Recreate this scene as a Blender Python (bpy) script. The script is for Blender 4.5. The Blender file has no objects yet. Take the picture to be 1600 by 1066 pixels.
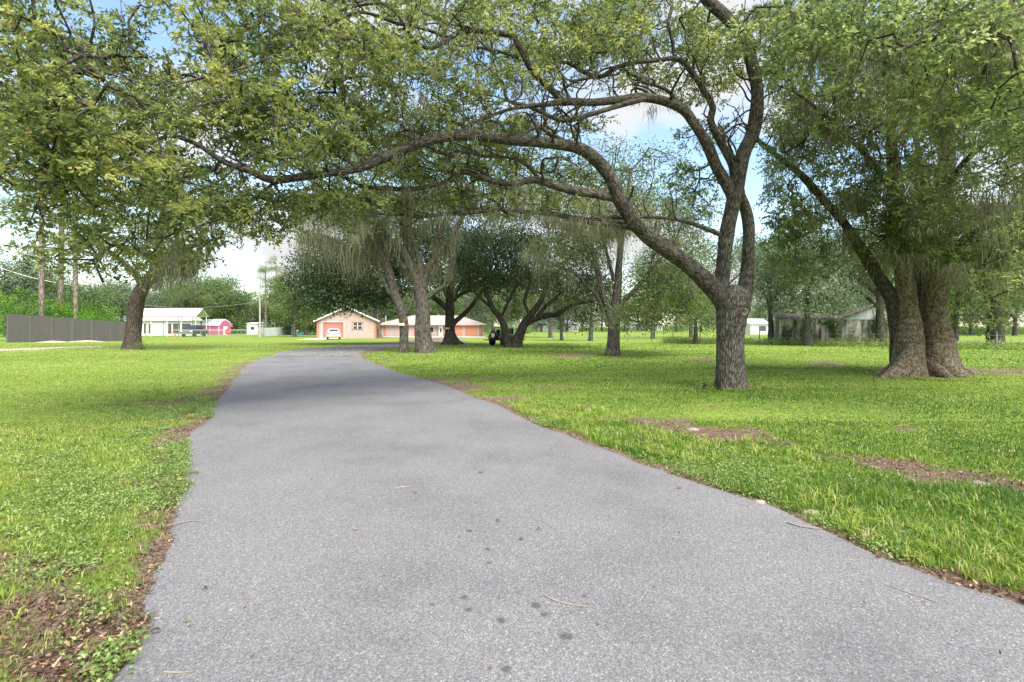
import bpy, math, random
import numpy as np
from mathutils import Vector

rng = np.random.default_rng(7)
random.seed(7)
scene = bpy.context.scene
COL = scene.collection
R = math.radians

# ------------------------------------------------------------------ camera, sky, sun, exposure
H = 1.6            # camera height in metres
F = 800.0          # focal length in photo pixels (photo 1600 wide)
HOR = 509.0        # horizon row in the photo
cam_d = bpy.data.cameras.new("camera")
cam = bpy.data.objects.new("camera", cam_d)
COL.objects.link(cam)
cam.location = (0, 0, H)
cam.rotation_euler = (R(90), 0, 0)
cam_d.sensor_width = 36
cam_d.lens = 18
cam_d.shift_y = -(533 - HOR) / 1600.0
cam_d.clip_start = 0.05
cam_d.clip_end = 3000
scene.camera = cam

SUN_EL, SUN_AZ = 54.0, 152.0      # azimuth: degrees clockwise from +Y (the view direction)
SUN_STR, SKY_STR, EXPO = 3.25, 0.118, 1.42

w = bpy.data.worlds.new("World")
scene.world = w
w.use_nodes = True
nt = w.node_tree
nt.nodes.clear()


def nd(t, typ, **kw):
    n = t.nodes.new(typ)
    for k, v in kw.items():
        if k.startswith('i_'):
            key = k[2:]
            key = int(key) if key.isdigit() else key.replace('_', ' ')
            n.inputs[key].default_value = v
        else:
            setattr(n, k, v)
    return n


def lk(t, a, ao, b, bi):
    t.links.new(a.outputs[ao], b.inputs[bi])


def ramp(t, stops, interp='LINEAR'):
    n = t.nodes.new('ShaderNodeValToRGB')
    n.color_ramp.interpolation = interp
    el = n.color_ramp.elements
    while len(el) > 1:
        el.remove(el[0])
    el[0].position = stops[0][0]
    el[0].color = (*stops[0][1], 1)
    for p, c in stops[1:]:
        e = el.new(p)
        e.color = (*c, 1)
    return n


out = nd(nt, 'ShaderNodeOutputWorld')
bg = nd(nt, 'ShaderNodeBackground', i_Strength=SKY_STR)
sky = nd(nt, 'ShaderNodeTexSky', sky_type='NISHITA', sun_disc=False, sun_elevation=R(SUN_EL),
         sun_rotation=R(SUN_AZ), air_density=1.2, dust_density=0.6, ozone_density=1.5)
tc = nd(nt, 'ShaderNodeTexCoord')
mp = nd(nt, 'ShaderNodeMapping')
mp.inputs['Scale'].default_value = (1.0, 1.0, 2.2)
mp.inputs['Location'].default_value = (0.37, 0.1, 0.2)
ns = nd(nt, 'ShaderNodeTexNoise', i_Scale=3.1, i_Detail=9.0, i_Roughness=0.55)
lk(nt, tc, 'Generated', mp, 'Vector')
lk(nt, mp, 0, ns, 'Vector')
cr = ramp(nt, [(0.46, (0, 0, 0)), (0.60, (1, 1, 1))])
lk(nt, ns, 0, cr, 0)
mx = nd(nt, 'ShaderNodeMix', data_type='RGBA')
ccol = ramp(nt, [(0.45, (3.6, 3.58, 3.55)), (0.72, (2.4, 2.42, 2.5))])
lk(nt, ns, 0, ccol, 0)
lk(nt, cr, 0, mx, 0)
lk(nt, sky, 0, mx, 6)
lk(nt, ccol, 0, mx, 7)
lk(nt, mx, 2, bg, 0)
lk(nt, bg, 0, out, 0)

sl = bpy.data.lights.new("sun", 'SUN')
sl.energy = SUN_STR
sl.angle = R(42)
sl.color = (1.0, 0.95, 0.87)
sun = bpy.data.objects.new("sun", sl)
COL.objects.link(sun)
sd = Vector((math.sin(R(SUN_AZ)) * math.cos(R(SUN_EL)), math.cos(R(SUN_AZ)) * math.cos(R(SUN_EL)), math.sin(R(SUN_EL))))
sun.rotation_euler = sd.to_track_quat('Z', 'Y').to_euler()
sun.location = (0, 0, 60)

vs = scene.view_settings
vs.view_transform = 'Standard'
vs.look = 'None'
vs.exposure = EXPO
vs.gamma = 1
vs.use_curve_mapping = False
cy = scene.cycles
cy.max_bounces = 7
cy.diffuse_bounces = 4
cy.glossy_bounces = 2
cy.transmission_bounces = 5
cy.transparent_max_bounces = 8
cy.caustics_reflective = False
cy.caustics_refractive = False

# ------------------------------------------------------------------ numeric helpers
def gz(x, y):
    """terrain height"""
    y = np.asarray(y, float)
    return -0.01 * np.clip(y - 40, 0, 60)


def Pt(px, py, d):
    return np.array([(px - 800) / F * d, d, H + (HOR - py) / F * d])


def gnd(px, py):
    """ground point seen at a photo pixel"""
    d = H * F / (py - HOR)
    for _ in range(30):
        d = 0.5 * d + 0.5 * (H - float(gz(0, d))) * F / (py - HOR)
    return np.array([(px - 800) / F * d, d, float(gz(0, d))])


class SNoise:
    """smooth pseudo noise out of random sines, in -1..1 roughly"""
    def __init__(s, seed, dim, n=9, f0=1.0, spread=2.2):
        r = np.random.default_rng(seed)
        k = r.normal(size=(n, dim))
        k /= np.linalg.norm(k, axis=1)[:, None]
        fr = f0 * spread ** r.uniform(-1, 1, n)
        s.k = k * fr[:, None]
        s.p = r.uniform(0, 6.28, n)
        s.a = fr ** -0.35
        s.a /= s.a.sum() / 2.2

    def __call__(s, P):
        return (np.sin(P @ s.k.T + s.p) * s.a).sum(-1)


def mesh_np(name, V, Q, T=None, attrs=None, mats=(), mat_idx=None, smooth=True):
    """V n*3; Q m*4 quads, T k*3 triangles"""
    me = bpy.data.meshes.new(name)
    V = np.asarray(V, np.float32)
    parts, counts = [], []
    if Q is not None and len(Q):
        parts.append(np.asarray(Q, np.int32).ravel()); counts.append(np.full(len(Q), 4, np.int32))
    if T is not None and len(T):
        parts.append(np.asarray(T, np.int32).ravel()); counts.append(np.full(len(T), 3, np.int32))
    loops = np.concatenate(parts)
    cnt = np.concatenate(counts)
    starts = np.concatenate([[0], np.cumsum(cnt)[:-1]]).astype(np.int32)
    me.vertices.add(len(V)); me.vertices.foreach_set('co', V.ravel())
    me.loops.add(len(loops)); me.loops.foreach_set('vertex_index', loops)
    me.polygons.add(len(cnt)); me.polygons.foreach_set('loop_start', starts)
    me.polygons.foreach_set('loop_total', cnt)
    for m in mats:
        me.materials.append(m)
    if mat_idx is not None:
        me.polygons.foreach_set('material_index', np.asarray(mat_idx, np.int32))
    me.update(calc_edges=True)
    me.polygons.foreach_set('use_smooth', np.full(len(cnt), smooth))
    if attrs:
        for nm, (dom, typ, data) in attrs.items():
            a = me.attributes.new(nm, typ, dom)
            a.data.foreach_set('vector' if typ == 'FLOAT_VECTOR' else 'value', np.asarray(data, np.float32).ravel())
    return me


def tag(o, label=None, cat=None, group=None, kind=None):
    if label: o['label'] = label
    if cat: o['category'] = cat
    if group: o['group'] = group
    if kind: o['kind'] = kind
    return o


def link(name, me, parent=None, loc=None):
    o = bpy.data.objects.new(name, me)
    COL.objects.link(o)
    if parent is not None: o.parent = parent
    if loc is not None: o.location = [float(v) for v in loc]
    return o


def thing(name, label, cat, loc, rz=0.0, group=None, scale=1.0):
    o = bpy.data.objects.new(name, None)
    o.empty_display_size = 0.3
    COL.objects.link(o)
    o.location = [float(v) for v in loc]
    o.rotation_euler = (0, 0, rz)
    o.scale = (scale,) * 3
    return tag(o, label, cat, group)


def copy_thing(src, label, loc, rz=0.0, scale=(1, 1, 1), group=None):
    r = src.copy(); COL.objects.link(r)
    r.location = [float(v) for v in loc]; r.rotation_euler = (0, 0, rz); r.scale = scale
    r['label'] = label
    if group: r['group'] = group
    for ch in list(src.children):
        c = ch.copy(); COL.objects.link(c); c.parent = r
        for g in ch.children:
            d = g.copy(); COL.objects.link(d); d.parent = c
    return r


class G:
    """collects simple polygons; built as one mesh"""
    def __init__(s):
        s.v, s.f = [], []

    def add(s, vs_, fs):
        o = len(s.v)
        s.v += [tuple(map(float, v)) for v in vs_]
        s.f += [tuple(i + o for i in f) for f in fs]
        return s

    def box(s, x0, x1, y0, y1, z0, z1):
        return s.add([(x0, y0, z0), (x1, y0, z0), (x1, y1, z0), (x0, y1, z0), (x0, y0, z1), (x1, y0, z1), (x1, y1, z1), (x0, y1, z1)],
                     [(0, 3, 2, 1), (4, 5, 6, 7), (0, 1, 5, 4), (1, 2, 6, 5), (2, 3, 7, 6), (3, 0, 4, 7)])

    def prism_x(s, prof, x0, x1, inset=None):
        """profile in (y,z) extruded along x; inset maps z to a side inset"""
        n = len(prof)
        ins = inset or (lambda z: 0)
        return s.add([(x0 + ins(z), y, z) for y, z in prof] + [(x1 - ins(z), y, z) for y, z in prof],
                     [tuple(range(n)), tuple(range(2 * n - 1, n - 1, -1))] + [(i, i + n, (i + 1) % n + n, (i + 1) % n) for i in range(n)])

    def prism_y(s, prof, y0, y1):
        n = len(prof)
        return s.add([(x, y0, z) for x, z in prof] + [(x, y1, z) for x, z in prof],
                     [tuple(range(n)), tuple(range(2 * n - 1, n - 1, -1))] + [(i, i + n, (i + 1) % n + n, (i + 1) % n) for i in range(n)])

    def cyl(s, p0, p1, r0, r1=None, n=8):
        r1 = r0 if r1 is None else r1
        p0, p1 = Vector(p0), Vector(p1)
        d = (p1 - p0).normalized()
        a = d.orthogonal().normalized(); b = d.cross(a)
        vs_ = []
        for p, r in ((p0, r0), (p1, r1)):
            for i in range(n):
                t = 2 * math.pi * i / n
                vs_.append(p + (a * math.cos(t) + b * math.sin(t)) * r)
        return s.add(vs_, [tuple(range(n - 1, -1, -1)), tuple(range(n, 2 * n))] + [(i, (i + 1) % n, (i + 1) % n + n, i + n) for i in range(n)])

    def quad(s, *p):
        return s.add(p, [tuple(range(len(p)))])

    def obj(s, name, m, parent=None, bevel=0.0, smooth=False, loc=None):
        me = bpy.data.meshes.new(name)
        me.from_pydata(s.v, [], s.f)
        me.materials.append(m)
        me.update()
        if smooth:
            me.polygons.foreach_set('use_smooth', [True] * len(me.polygons))
        o = link(name, me, parent, loc)
        if bevel:
            b = o.modifiers.new('bevel', 'BEVEL'); b.width = bevel; b.segments = 2; b.limit_method = 'ANGLE'
        return o


# ------------------------------------------------------------------ materials
def newmat(name, rough=0.6, spec=0.3, metal=0.0, col=(.5, .5, .5)):
    m = bpy.data.materials.new(name); m.use_nodes = True
    t = m.node_tree
    p = t.nodes['Principled BSDF']
    p.inputs['Roughness'].default_value = rough
    p.inputs['Specular IOR Level'].default_value = spec
    p.inputs['Metallic'].default_value = metal
    p.inputs['Base Color'].default_value = (*col, 1)
    return m, t, p


def bumpn(t, p, src, sock, strength, dist):
    b = nd(t, 'ShaderNodeBump', i_Strength=strength, i_Distance=dist)
    lk(t, src, sock, b, 'Height'); lk(t, b, 0, p, 'Normal')
    return b


def wornmat(name, col, rough=0.6, var=0.15, scale=2.0, spec=0.3, metal=0.0, streak=True):
    """paint with faint dirt streaks and mottling"""
    m, t, p = newmat(name, rough, spec, metal)
    c = nd(t, 'ShaderNodeTexCoord')
    mpp = nd(t, 'ShaderNodeMapping'); mpp.inputs['Scale'].default_value = (1, 1, 0.25 if streak else 1)
    n = nd(t, 'ShaderNodeTexNoise', i_Scale=scale, i_Detail=6.0, i_Roughness=0.65)
    lk(t, c, 'Object', mpp, 0); lk(t, mpp, 0, n, 'Vector')
    d = tuple(v * (1 - var) for v in col); b = tuple(min(1, v * (1 + var * .5)) for v in col)
    r = ramp(t, [(0.3, d), (0.65, b)])
    lk(t, n, 0, r, 0); lk(t, r, 0, p, 'Base Color')
    return m


def leafmat(name, stops, trans=0.4, rough=0.42, spec=0.35):
    m = bpy.data.materials.new(name); m.use_nodes = True
    t = m.node_tree; t.nodes.clear()
    o = nd(t, 'ShaderNodeOutputMaterial')
    p = nd(t, 'ShaderNodeBsdfPrincipled', i_Roughness=rough)
    p.inputs['Specular IOR Level'].default_value = spec
    tr = nd(t, 'ShaderNodeBsdfTranslucent')
    a = nd(t, 'ShaderNodeAttribute', attribute_name='rnd')
    r = ramp(t, stops)
    lk(t, a, 'Fac', r, 0)
    hs = nd(t, 'ShaderNodeHueSaturation', i_Saturation=1.1, i_Value=1.9, i_Hue=0.485)
    mxs = nd(t, 'ShaderNodeMixShader', i_0=trans)
    lk(t, r, 0, p, 'Base Color'); lk(t, r, 0, hs, 'Color'); lk(t, hs, 0, tr, 'Color')
    lk(t, p, 0, mxs, 1); lk(t, tr, 0, mxs, 2); lk(t, mxs, 0, o, 0)
    return m


def barkmat(name, dark, mid, light, lichen=(.30, .32, .27), sc=14.0, lich=0.5, depth=0.03):
    m, t, p = newmat(name, 0.9, 0.15)
    a = nd(t, 'ShaderNodeAttribute', attribute_name='bk')
    mpp = nd(t, 'ShaderNodeMapping'); mpp.inputs['Scale'].default_value = (sc, sc, sc * 0.2)
    dn = nd(t, 'ShaderNodeTexNoise', i_Scale=3.0, i_Detail=3.0)
    dm = nd(t, 'ShaderNodeMix', data_type='RGBA', blend_type='ADD', i_0=0.12)
    lk(t, a, 'Vector', dn, 'Vector'); lk(t, a, 'Vector', dm, 6); lk(t, dn, 'Color', dm, 7)
    lk(t, dm, 2, mpp, 0)
    v = nd(t, 'ShaderNodeTexVoronoi', feature='DISTANCE_TO_EDGE', i_Scale=1.0)
    lk(t, mpp, 0, v, 'Vector')
    n = nd(t, 'ShaderNodeTexNoise', i_Scale=2.0, i_Detail=8.0, i_Roughness=0.7)
    lk(t, mpp, 0, n, 'Vector')
    mul = nd(t, 'ShaderNodeMath', operation='MULTIPLY'); mr = nd(t, 'ShaderNodeMapRange'); mr.inputs[2].default_value = 0.4; mr.inputs[3].default_value = 0.25
    lk(t, v, 0, mr, 0)
    lk(t, mr, 0, mul, 0); lk(t, n, 0, mul, 1)
    r = ramp(t, [(0.11, dark), (0.25, mid), (0.45, light)])
    lk(t, mul, 0, r, 0)
    n2 = nd(t, 'ShaderNodeTexNoise', i_Scale=7.0, i_Detail=9.0, i_Roughness=0.8)
    lk(t, a, 'Vector', n2, 'Vector')
    r2 = ramp(t, [(0.50, (0, 0, 0)), (0.60, (lich,) * 3)])
    lk(t, n2, 0, r2, 0)
    mm = nd(t, 'ShaderNodeMix', data_type='RGBA'); mm.inputs[7].default_value = (*lichen, 1)
    lk(t, r2, 0, mm, 0); lk(t, r, 0, mm, 6); lk(t, mm, 2, p, 'Base Color')
    bumpn(t, p, mul, 0, 1.0, depth)
    return m


M = {}
M['bark'] = barkmat('oak_bark', (.03, .024, .02), (.085, .07, .056), (.22, .19, .165), sc=22, lich=.3, depth=.03)
M['bark_limb'] = barkmat('limb_bark', (.018, .015, .012), (.060, .05, .04), (.15, .13, .105), (.16, .17, .12), sc=26, lich=0.5, depth=.02)
M['bark_big'] = barkmat('old_oak_bark', (.04, .028, .018), (.14, .10, .058), (.27, .22, .15), (.33, .31, .26), sc=24, lich=0.6, depth=.025)
M['bark_far'] = barkmat('far_bark', (.03, .025, .02), (.085, .072, .06), (.16, .14, .12), (.16, .17, .13), sc=13, lich=0.7)
M['bark_brown'] = barkmat('brown_bark', (.035, .025, .02), (.095, .068, .055), (.18, .14, .12), (.25, .22, .19), sc=12, lich=0.35)
M['bark_dark'] = barkmat('dark_bark', (.02, .017, .014), (.06, .05, .04), (.10, .085, .07), (.12, .13, .10), sc=8, lich=0.4)
M['bark_pine'] = barkmat('pine_bark', (.07, .05, .04), (.20, .15, .125), (.33, .27, .24), (.33, .30, .28), sc=6, lich=0.5)
M['bark_dead'] = barkmat('dead_wood', (.18, .16, .14), (.36, .33, .29), (.5, .47, .42), (.5, .48, .43), sc=5, lich=0.5)
M['leaf_near'] = leafmat('oak_leaf', [(0, (.050, .085, .038)), (.3, (.12, .165, .055)), (.6, (.22, .26, .085)), (.97, (.36, .39, .13)), (1, (.36, .18, .07))], 0.5)
M['leaf_mid'] = leafmat('grove_leaf', [(0, (.036, .07, .026)), (.4, (.085, .135, .045)), (.75, (.17, .21, .065)), (1, (.28, .31, .10))], 0.45)
M['leaf_right'] = leafmat('right_oak_leaf', [(0, (.058, .092, .040)), (.4, (.13, .18, .06)), (.75, (.21, .265, .095)), (1, (.33, .38, .17))], 0.5)
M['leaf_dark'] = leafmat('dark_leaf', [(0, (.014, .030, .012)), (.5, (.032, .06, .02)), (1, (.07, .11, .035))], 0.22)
M['leaf_far'] = leafmat('far_leaf', [(0, (.055, .10, .035)), (.5, (.12, .19, .06)), (1, (.23, .30, .12))], 0.42, 0.6)
M['leaf_grey'] = leafmat('grey_leaf', [(0, (.07, .11, .055)), (.5, (.15, .20, .11)), (1, (.28, .33, .21))], 0.35, 0.6)
M['leaf_bush'] = leafmat('bush_leaf', [(0, (.03, .11, .015)), (.4, (.09, .24, .03)), (.8, (.19, .38, .045)), (1, (.36, .42, .07))], 0.4)
M['needle'] = leafmat('pine_needle', [(0, (.07, .13, .03)), (.5, (.15, .24, .05)), (1, (.30, .36, .10))], 0.4)
M['moss'] = leafmat('spanish_moss', [(0, (.09, .09, .052)), (.5, (.18, .18, .11)), (1, (.32, .32, .22))], 0.35, 0.9, 0.05)
M['grass'] = leafmat('grass_blade', [(0, (.05, .12, .02)), (.35, (.12, .21, .03)), (.7, (.23, .32, .05)), (.9, (.40, .43, .13)), (1, (.46, .40, .22))], 0.35, 0.5, 0.25)
M['weed'] = leafmat('weed_leaf', [(0, (.10, .16, .04)), (.5, (.20, .29, .075)), (1, (.36, .43, .17))], 0.3, 0.5, 0.3)
M['litter'] = leafmat('dry_leaf', [(0, (.045, .028, .018)), (.4, (.11, .065, .04)), (.8, (.24, .145, .09)), (1, (.46, .34, .22))], 0.1, 0.7, 0.2)


# ------------------------------------------------------------------ driveway outline (in metres, from its trace on the ground)
LE = np.array([(-1.0, -9), (-1.35, -1), (-1.84, 2.3), (-2.0, 2.75), (-2.25, 3.15), (-2.42, 3.55), (-2.68, 4.05), (-3.15, 4.6), (-3.3, 5.2), (-4.35, 6.7), (-5.35, 8.9), (-6.5, 11.3), (-8.0, 14.6), (-10.9, 21), (-13.2, 28)])
RE = np.array([(9.5, -9), (4.5, 0), (2.97, 2.97), (2.62, 3.5), (2.28, 4.55), (1.5, 6.07), (.6, 7.95), (-.55, 11), (-1.9, 14), (-4.05, 18), (-6.9, 24.1), (-8.3, 28)])


def XL(y): return np.interp(y, LE[:, 1], LE[:, 0])
def XR(y): return np.interp(y, RE[:, 1], RE[:, 0])


ed1 = SNoise(3, 1, 10, 2.5, 2.5)
ed2 = SNoise(4, 1, 10, 2.5, 2.5)
ed3 = SNoise(6, 1, 12, 11, 2.2)


def edgeL(y): return XL(y) + 0.08 * ed1(np.asarray(y)[..., None]) + 0.035 * ed3(np.asarray(y)[..., None])
def edgeR(y): return XR(y) + 0.05 * ed2(np.asarray(y)[..., None]) + 0.022 * ed3(np.asarray(y)[..., None] + 40)


nD = SNoise(14, 2, 16, 9.0, 1.8)
nA, nB, nC = SNoise(11, 2, 12, 1.4), SNoise(12, 2, 12, 5.0), SNoise(13, 2, 12, 0.35)
BAND = np.array([(2.3, 8.6), (2.9, 7.7), (4.0, 6.5), (4.7, 5.4), (5.0, 5.0), (6.5, 4.2)])
TREES_XY = []      # trunk positions, filled below


def segdist(P, line):
    best = np.full(len(P), 1e9)
    for a, b in zip(line[:-1], line[1:]):
        ab = b - a
        t = np.clip(((P - a) @ ab) / (ab @ ab), 0, 1)
        best = np.minimum(best, np.linalg.norm(P - (a + t[:, None] * ab), axis=1))
    return best


def dirt(P):
    """0 = full turf, 1 = bare soil"""
    x, y = P[:, 0], P[:, 1]
    n1, n2, n3 = nA(P), nB(P), nC(P)
    dl = edgeL(y) - x            # >0 on the left verge
    dr = x - edgeR(y)
    near = np.clip((32 - y) / 20, 0, 1)
    wl = np.interp(y, [0, 3, 5, 12, 30], [1.5, 1.05, 0.7, 1.0, 1.5])
    m = np.where(dl > 0, np.exp(-np.clip(dl, 0, 99) / wl) * np.where(y > 4.4, .80, .66), 0)
    m = np.maximum(m, np.where((dl > 0) & (y < 3.9), 0.32 + 0.24 * (3.9 - y), 0))
    m = np.maximum(m, np.where(dr > 0, np.exp(-np.clip(dr, 0, 99) / 0.16) * 0.85, 0))
    m = np.maximum(m, np.where((dr > 0) & (y > 9), np.exp(-np.clip(dr, 0, 99) / 1.4) * 0.62, 0))
    m = m * near
    b = np.exp(-(segdist(P, BAND) / 0.62) ** 2)
    m = np.maximum(m, b * (0.66 + .22 * nD(P * np.array([.5, 1.2]))))
    for tx, ty, tr in TREES_XY:
        d = np.hypot(x - tx, y - ty)
        m = np.maximum(m, np.exp(-(d / tr) ** 2) * 0.52)
    m = np.where((dl <= 0) & (dr <= 0), .85, m)
    m = m + np.where(dl > 0, .34 * nD(P * np.array([.7, 1.5])) * np.exp(-np.clip(dl, 0, 9) / 1.6), .10 * nD(P))
    m = m + 0.16 * n1 + 0.30 * n2 + 0.08 * n3 + np.where(x > edgeR(y), 0.10, 0)
    return np.clip((m - 0.38) / 0.42, 0, 1)


def trunk_marks():
    for px, py, r in ((1143, 608, .75), (1440, 588, 2.0), (207, 546, 1.3), (647, 550, 1.9), (705, 538, 1.2), (803, 543, 1.6), (957, 556, 1.2)):
        g = gnd(px, py); TREES_XY.append((g[0], g[1], r))
    TREES_XY.append((13.5, 22.0, 2.2)); TREES_XY.append((17.0, 17.0, 2.4)); TREES_XY.append((9, 25, 2.5)); TREES_XY.append((3.5, 27, 2.2))


trunk_marks()

# ------------------------------------------------------------------ ground sheet
def axis(lo, hi, a, b, step, grow=1.13):
    xs = list(np.arange(a, b + 1e-6, step))
    s = step
    while xs[-1] < hi:
        s *= grow; xs.append(xs[-1] + s)
    s = step; front = []
    x = a
    while x > lo:
        s *= grow; x -= s; front.append(x)
    return np.array(front[::-1] + xs)


ax = axis(-900, 900, -8.5, 9.5, 0.07)
ay = axis(-60, 1400, 1.6, 14.0, 0.07)
X, Y = np.meshgrid(ax, ay)
P2 = np.stack([X.ravel(), Y.ravel()], 1)
micro = 0.012 * nA(P2) * np.clip((30 - P2[:, 1]) / 15, 0, 1)
inside = np.clip(np.minimum(P2[:, 0] - XL(P2[:, 1]), XR(P2[:, 1]) - P2[:, 0]) / 0.25, 0, 1) * (P2[:, 1] < 27.9)
Z = gz(0, P2[:, 1]) + micro - 0.06 * inside
nx, ny = len(ax), len(ay)
ii = np.arange(nx * ny).reshape(ny, nx)
Q = np.stack([ii[:-1, :-1].ravel(), ii[:-1, 1:].ravel(), ii[1:, 1:].ravel(), ii[1:, :-1].ravel()], 1)
mg, t, p = newmat('lawn_ground', 0.9, 0.1)
c = nd(t, 'ShaderNodeTexCoord')
a = nd(t, 'ShaderNodeAttribute', attribute_name='dirt')
n1 = nd(t, 'ShaderNodeTexNoise', i_Scale=0.35, i_Detail=6.0, i_Roughness=0.6)
n2 = nd(t, 'ShaderNodeTexNoise', i_Scale=9.0, i_Detail=8.0, i_Roughness=0.75)
n3 = nd(t, 'ShaderNodeTexNoise', i_Scale=45.0, i_Detail=6.0, i_Roughness=0.8)
for n in (n1, n2, n3): lk(t, c, 'Object', n, 'Vector')
g1 = ramp(t, [(0.3, (.09, .16, .022)), (0.5, (.17, .25, .035)), (0.7, (.28, .35, .065))])
g2 = ramp(t, [(0.34, (.09, .09, .035)), (0.46, (.15, .21, .035)), (0.68, (.36, .42, .10))])
lk(t, n1, 0, g1, 0); lk(t, n2, 0, g2, 0)
gm = nd(t, 'ShaderNodeMix', data_type='RGBA', i_0=0.5)
lk(t, g1, 0, gm, 6); lk(t, g2, 0, gm, 7)
so = ramp(t, [(0.34, (.06, .036, .024)), (0.47, (.16, .105, .072)), (0.58, (.28, .215, .16)), (0.7, (.48, .42, .36))])
lk(t, n3, 0, so, 0)
ad = nd(t, 'ShaderNodeMath', operation='ADD'); sb = nd(t, 'ShaderNodeMath', operation='MULTIPLY_ADD')
sb.inputs[1].default_value = 0.9; sb.inputs[2].default_value = -0.45
lk(t, n2, 0, sb, 0); lk(t, a, 'Fac', ad, 0); lk(t, sb, 0, ad, 1)
dm = nd(t, 'ShaderNodeMapRange'); dm.inputs[1].default_value = 0.12; dm.inputs[2].default_value = 0.5
lk(t, ad, 0, dm, 0)
fm = nd(t, 'ShaderNodeMix', data_type='RGBA')
lk(t, dm, 0, fm, 0); lk(t, gm, 2, fm, 6); lk(t, so, 0, fm, 7)
lk(t, fm, 2, p, 'Base Color')
bumpn(t, p, n3, 0, 0.8, 0.03)
me = mesh_np('ground', np.column_stack([P2, Z]), Q, attrs={'dirt': ('POINT', 'FLOAT', dirt(P2))}, mats=[mg])
tag(link('ground', me), kind='structure')

# ------------------------------------------------------------------ driveway
def road_sheet(name, ys, fl, fr, mat, z=0.022, edge=-0.035):
    us = np.concatenate([[0, 0.012, 0.03], np.linspace(0.06, 0.94, 17), [0.97, 0.988, 1]])
    V = []
    for y in ys:
        l, r = float(fl(y)), float(fr(y))
        for u in us:
            e = min(u, 1 - u)
            V.append((l + (r - l) * u, y, float(gz(0, y)) + (edge if e == 0 else (z - 0.014 if e < .02 else (z - 0.004 if e < .04 else z + 0.02 * math.sin(math.pi * u))))))
    n = len(us); k = np.arange(len(ys) * n).reshape(len(ys), n)
    Q = np.stack([k[:-1, :-1].ravel(), k[:-1, 1:].ravel(), k[1:, 1:].ravel(), k[1:, :-1].ravel()], 1)
    return tag(link(name, mesh_np(name, V, Q, mats=[mat])), kind='structure')


ma, t, p = newmat('weathered_asphalt', 0.85, 0.25)
c = nd(t, 'ShaderNodeTexCoord')
vo = nd(t, 'ShaderNodeTexVoronoi', i_Scale=135.0)
vo2 = nd(t, 'ShaderNodeTexVoronoi', i_Scale=290.0)
nf = nd(t, 'ShaderNodeTexNoise', i_Scale=70.0, i_Detail=6.0, i_Roughness=0.8)
nl = nd(t, 'ShaderNodeTexNoise', i_Scale=0.7, i_Detail=7.0, i_Roughness=0.62)
for n in (vo, vo2, nf, nl): lk(t, c, 'Object', n, 'Vector')
r1 = ramp(t, [(0.0, (.04, .04, .04)), (0.35, (.135, .133, .135)), (0.62, (.21, .206, .21)), (0.85, (.36, .355, .355)), (1, (.72, .71, .70))])
lk(t, vo, 'Color', r1, 0)
r1b = ramp(t, [(0.0, (.08, .08, .08)), (0.4, (.165, .162, .16)), (0.8, (.25, .246, .243)), (1, (.45, .44, .43))])
lk(t, vo2, 'Color', r1b, 0)
m1 = nd(t, 'ShaderNodeMix', data_type='RGBA', i_0=0.5); lk(t, r1, 0, m1, 6); lk(t, r1b, 0, m1, 7)
r2 = ramp(t, [(0.3, (.56, .555, .565)), (0.5, (.86, .855, .86)), (0.7, (1.06, 1.05, 1.05))])
lk(t, nf, 0, r2, 0)
m2 = nd(t, 'ShaderNodeMix', data_type='RGBA', blend_type='MULTIPLY', i_0=0.8); lk(t, m1, 2, m2, 6); lk(t, r2, 0, m2, 7)
r3 = ramp(t, [(0.3, (.80, .79, .80)), (0.5, (1.02, 1.01, 1.01)), (0.7, (1.14, 1.125, 1.12))])
lk(t, nl, 0, r3, 0)
m3 = nd(t, 'ShaderNodeMix', data_type='RGBA', blend_type='MULTIPLY', i_0=1.0); lk(t, m2, 2, m3, 6); lk(t, r3, 0, m3, 7)
# damp paw-sized spots
last = None
nsw = nd(t, 'ShaderNodeTexNoise', i_Scale=28.0, i_Detail=4.0); lk(t, c, 'Object', nsw, 'Vector')
for px, py, rr in ((724, 945, .030), (732, 964, .022), (838, 957, .034), (850, 972, .026), (783, 982, .028), (884, 1007, .034), (762, 868, .025), (763, 890, .023), (734, 838, .025), (912, 942, .02), (791, 1060, .025), (675, 955, .016), (778, 823, .018)):
    g = gnd(px, py)
    ds = nd(t, 'ShaderNodeVectorMath', operation='DISTANCE'); ds.inputs[1].default_value = (g[0], g[1], 0.04)
    lk(t, c, 'Object', ds, 0)
    mr = nd(t, 'ShaderNodeMapRange'); mr.inputs[1].default_value = rr * 0.3; mr.inputs[2].default_value = rr * 1.6
    mr.inputs[3].default_value = 1; mr.inputs[4].default_value = 0
    lk(t, ds, 'Value', mr, 0)
    if last is None: last = mr
    else:
        mxm = nd(t, 'ShaderNodeMath', operation='MAXIMUM'); lk(t, last, 0, mxm, 0); lk(t, mr, 0, mxm, 1); last = mxm
sm = nd(t, 'ShaderNodeMath', operation='MULTIPLY'); lk(t, last, 0, sm, 0); lk(t, nsw, 0, sm, 1)
smr = nd(t, 'ShaderNodeMapRange'); smr.inputs[1].default_value = 0.15; smr.inputs[2].default_value = 0.42; smr.inputs[4].default_value = 0.72
lk(t, sm, 0, smr, 0)
m4 = nd(t, 'ShaderNodeMix', data_type='RGBA'); m4.inputs[7].default_value = (.05, .048, .05, 1)
lk(t, smr, 0, m4, 0); lk(t, m3, 2, m4, 6); lk(t, m4, 2, p, 'Base Color')
bumpn(t, p, vo, 'Distance', 0.5, 0.004)
road_sheet('driveway', np.concatenate([np.arange(-8, 1.5, 0.5), np.arange(1.5, 14, 0.045), np.arange(14, 26.4, 0.12)]), edgeL, edgeR, ma)

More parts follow.
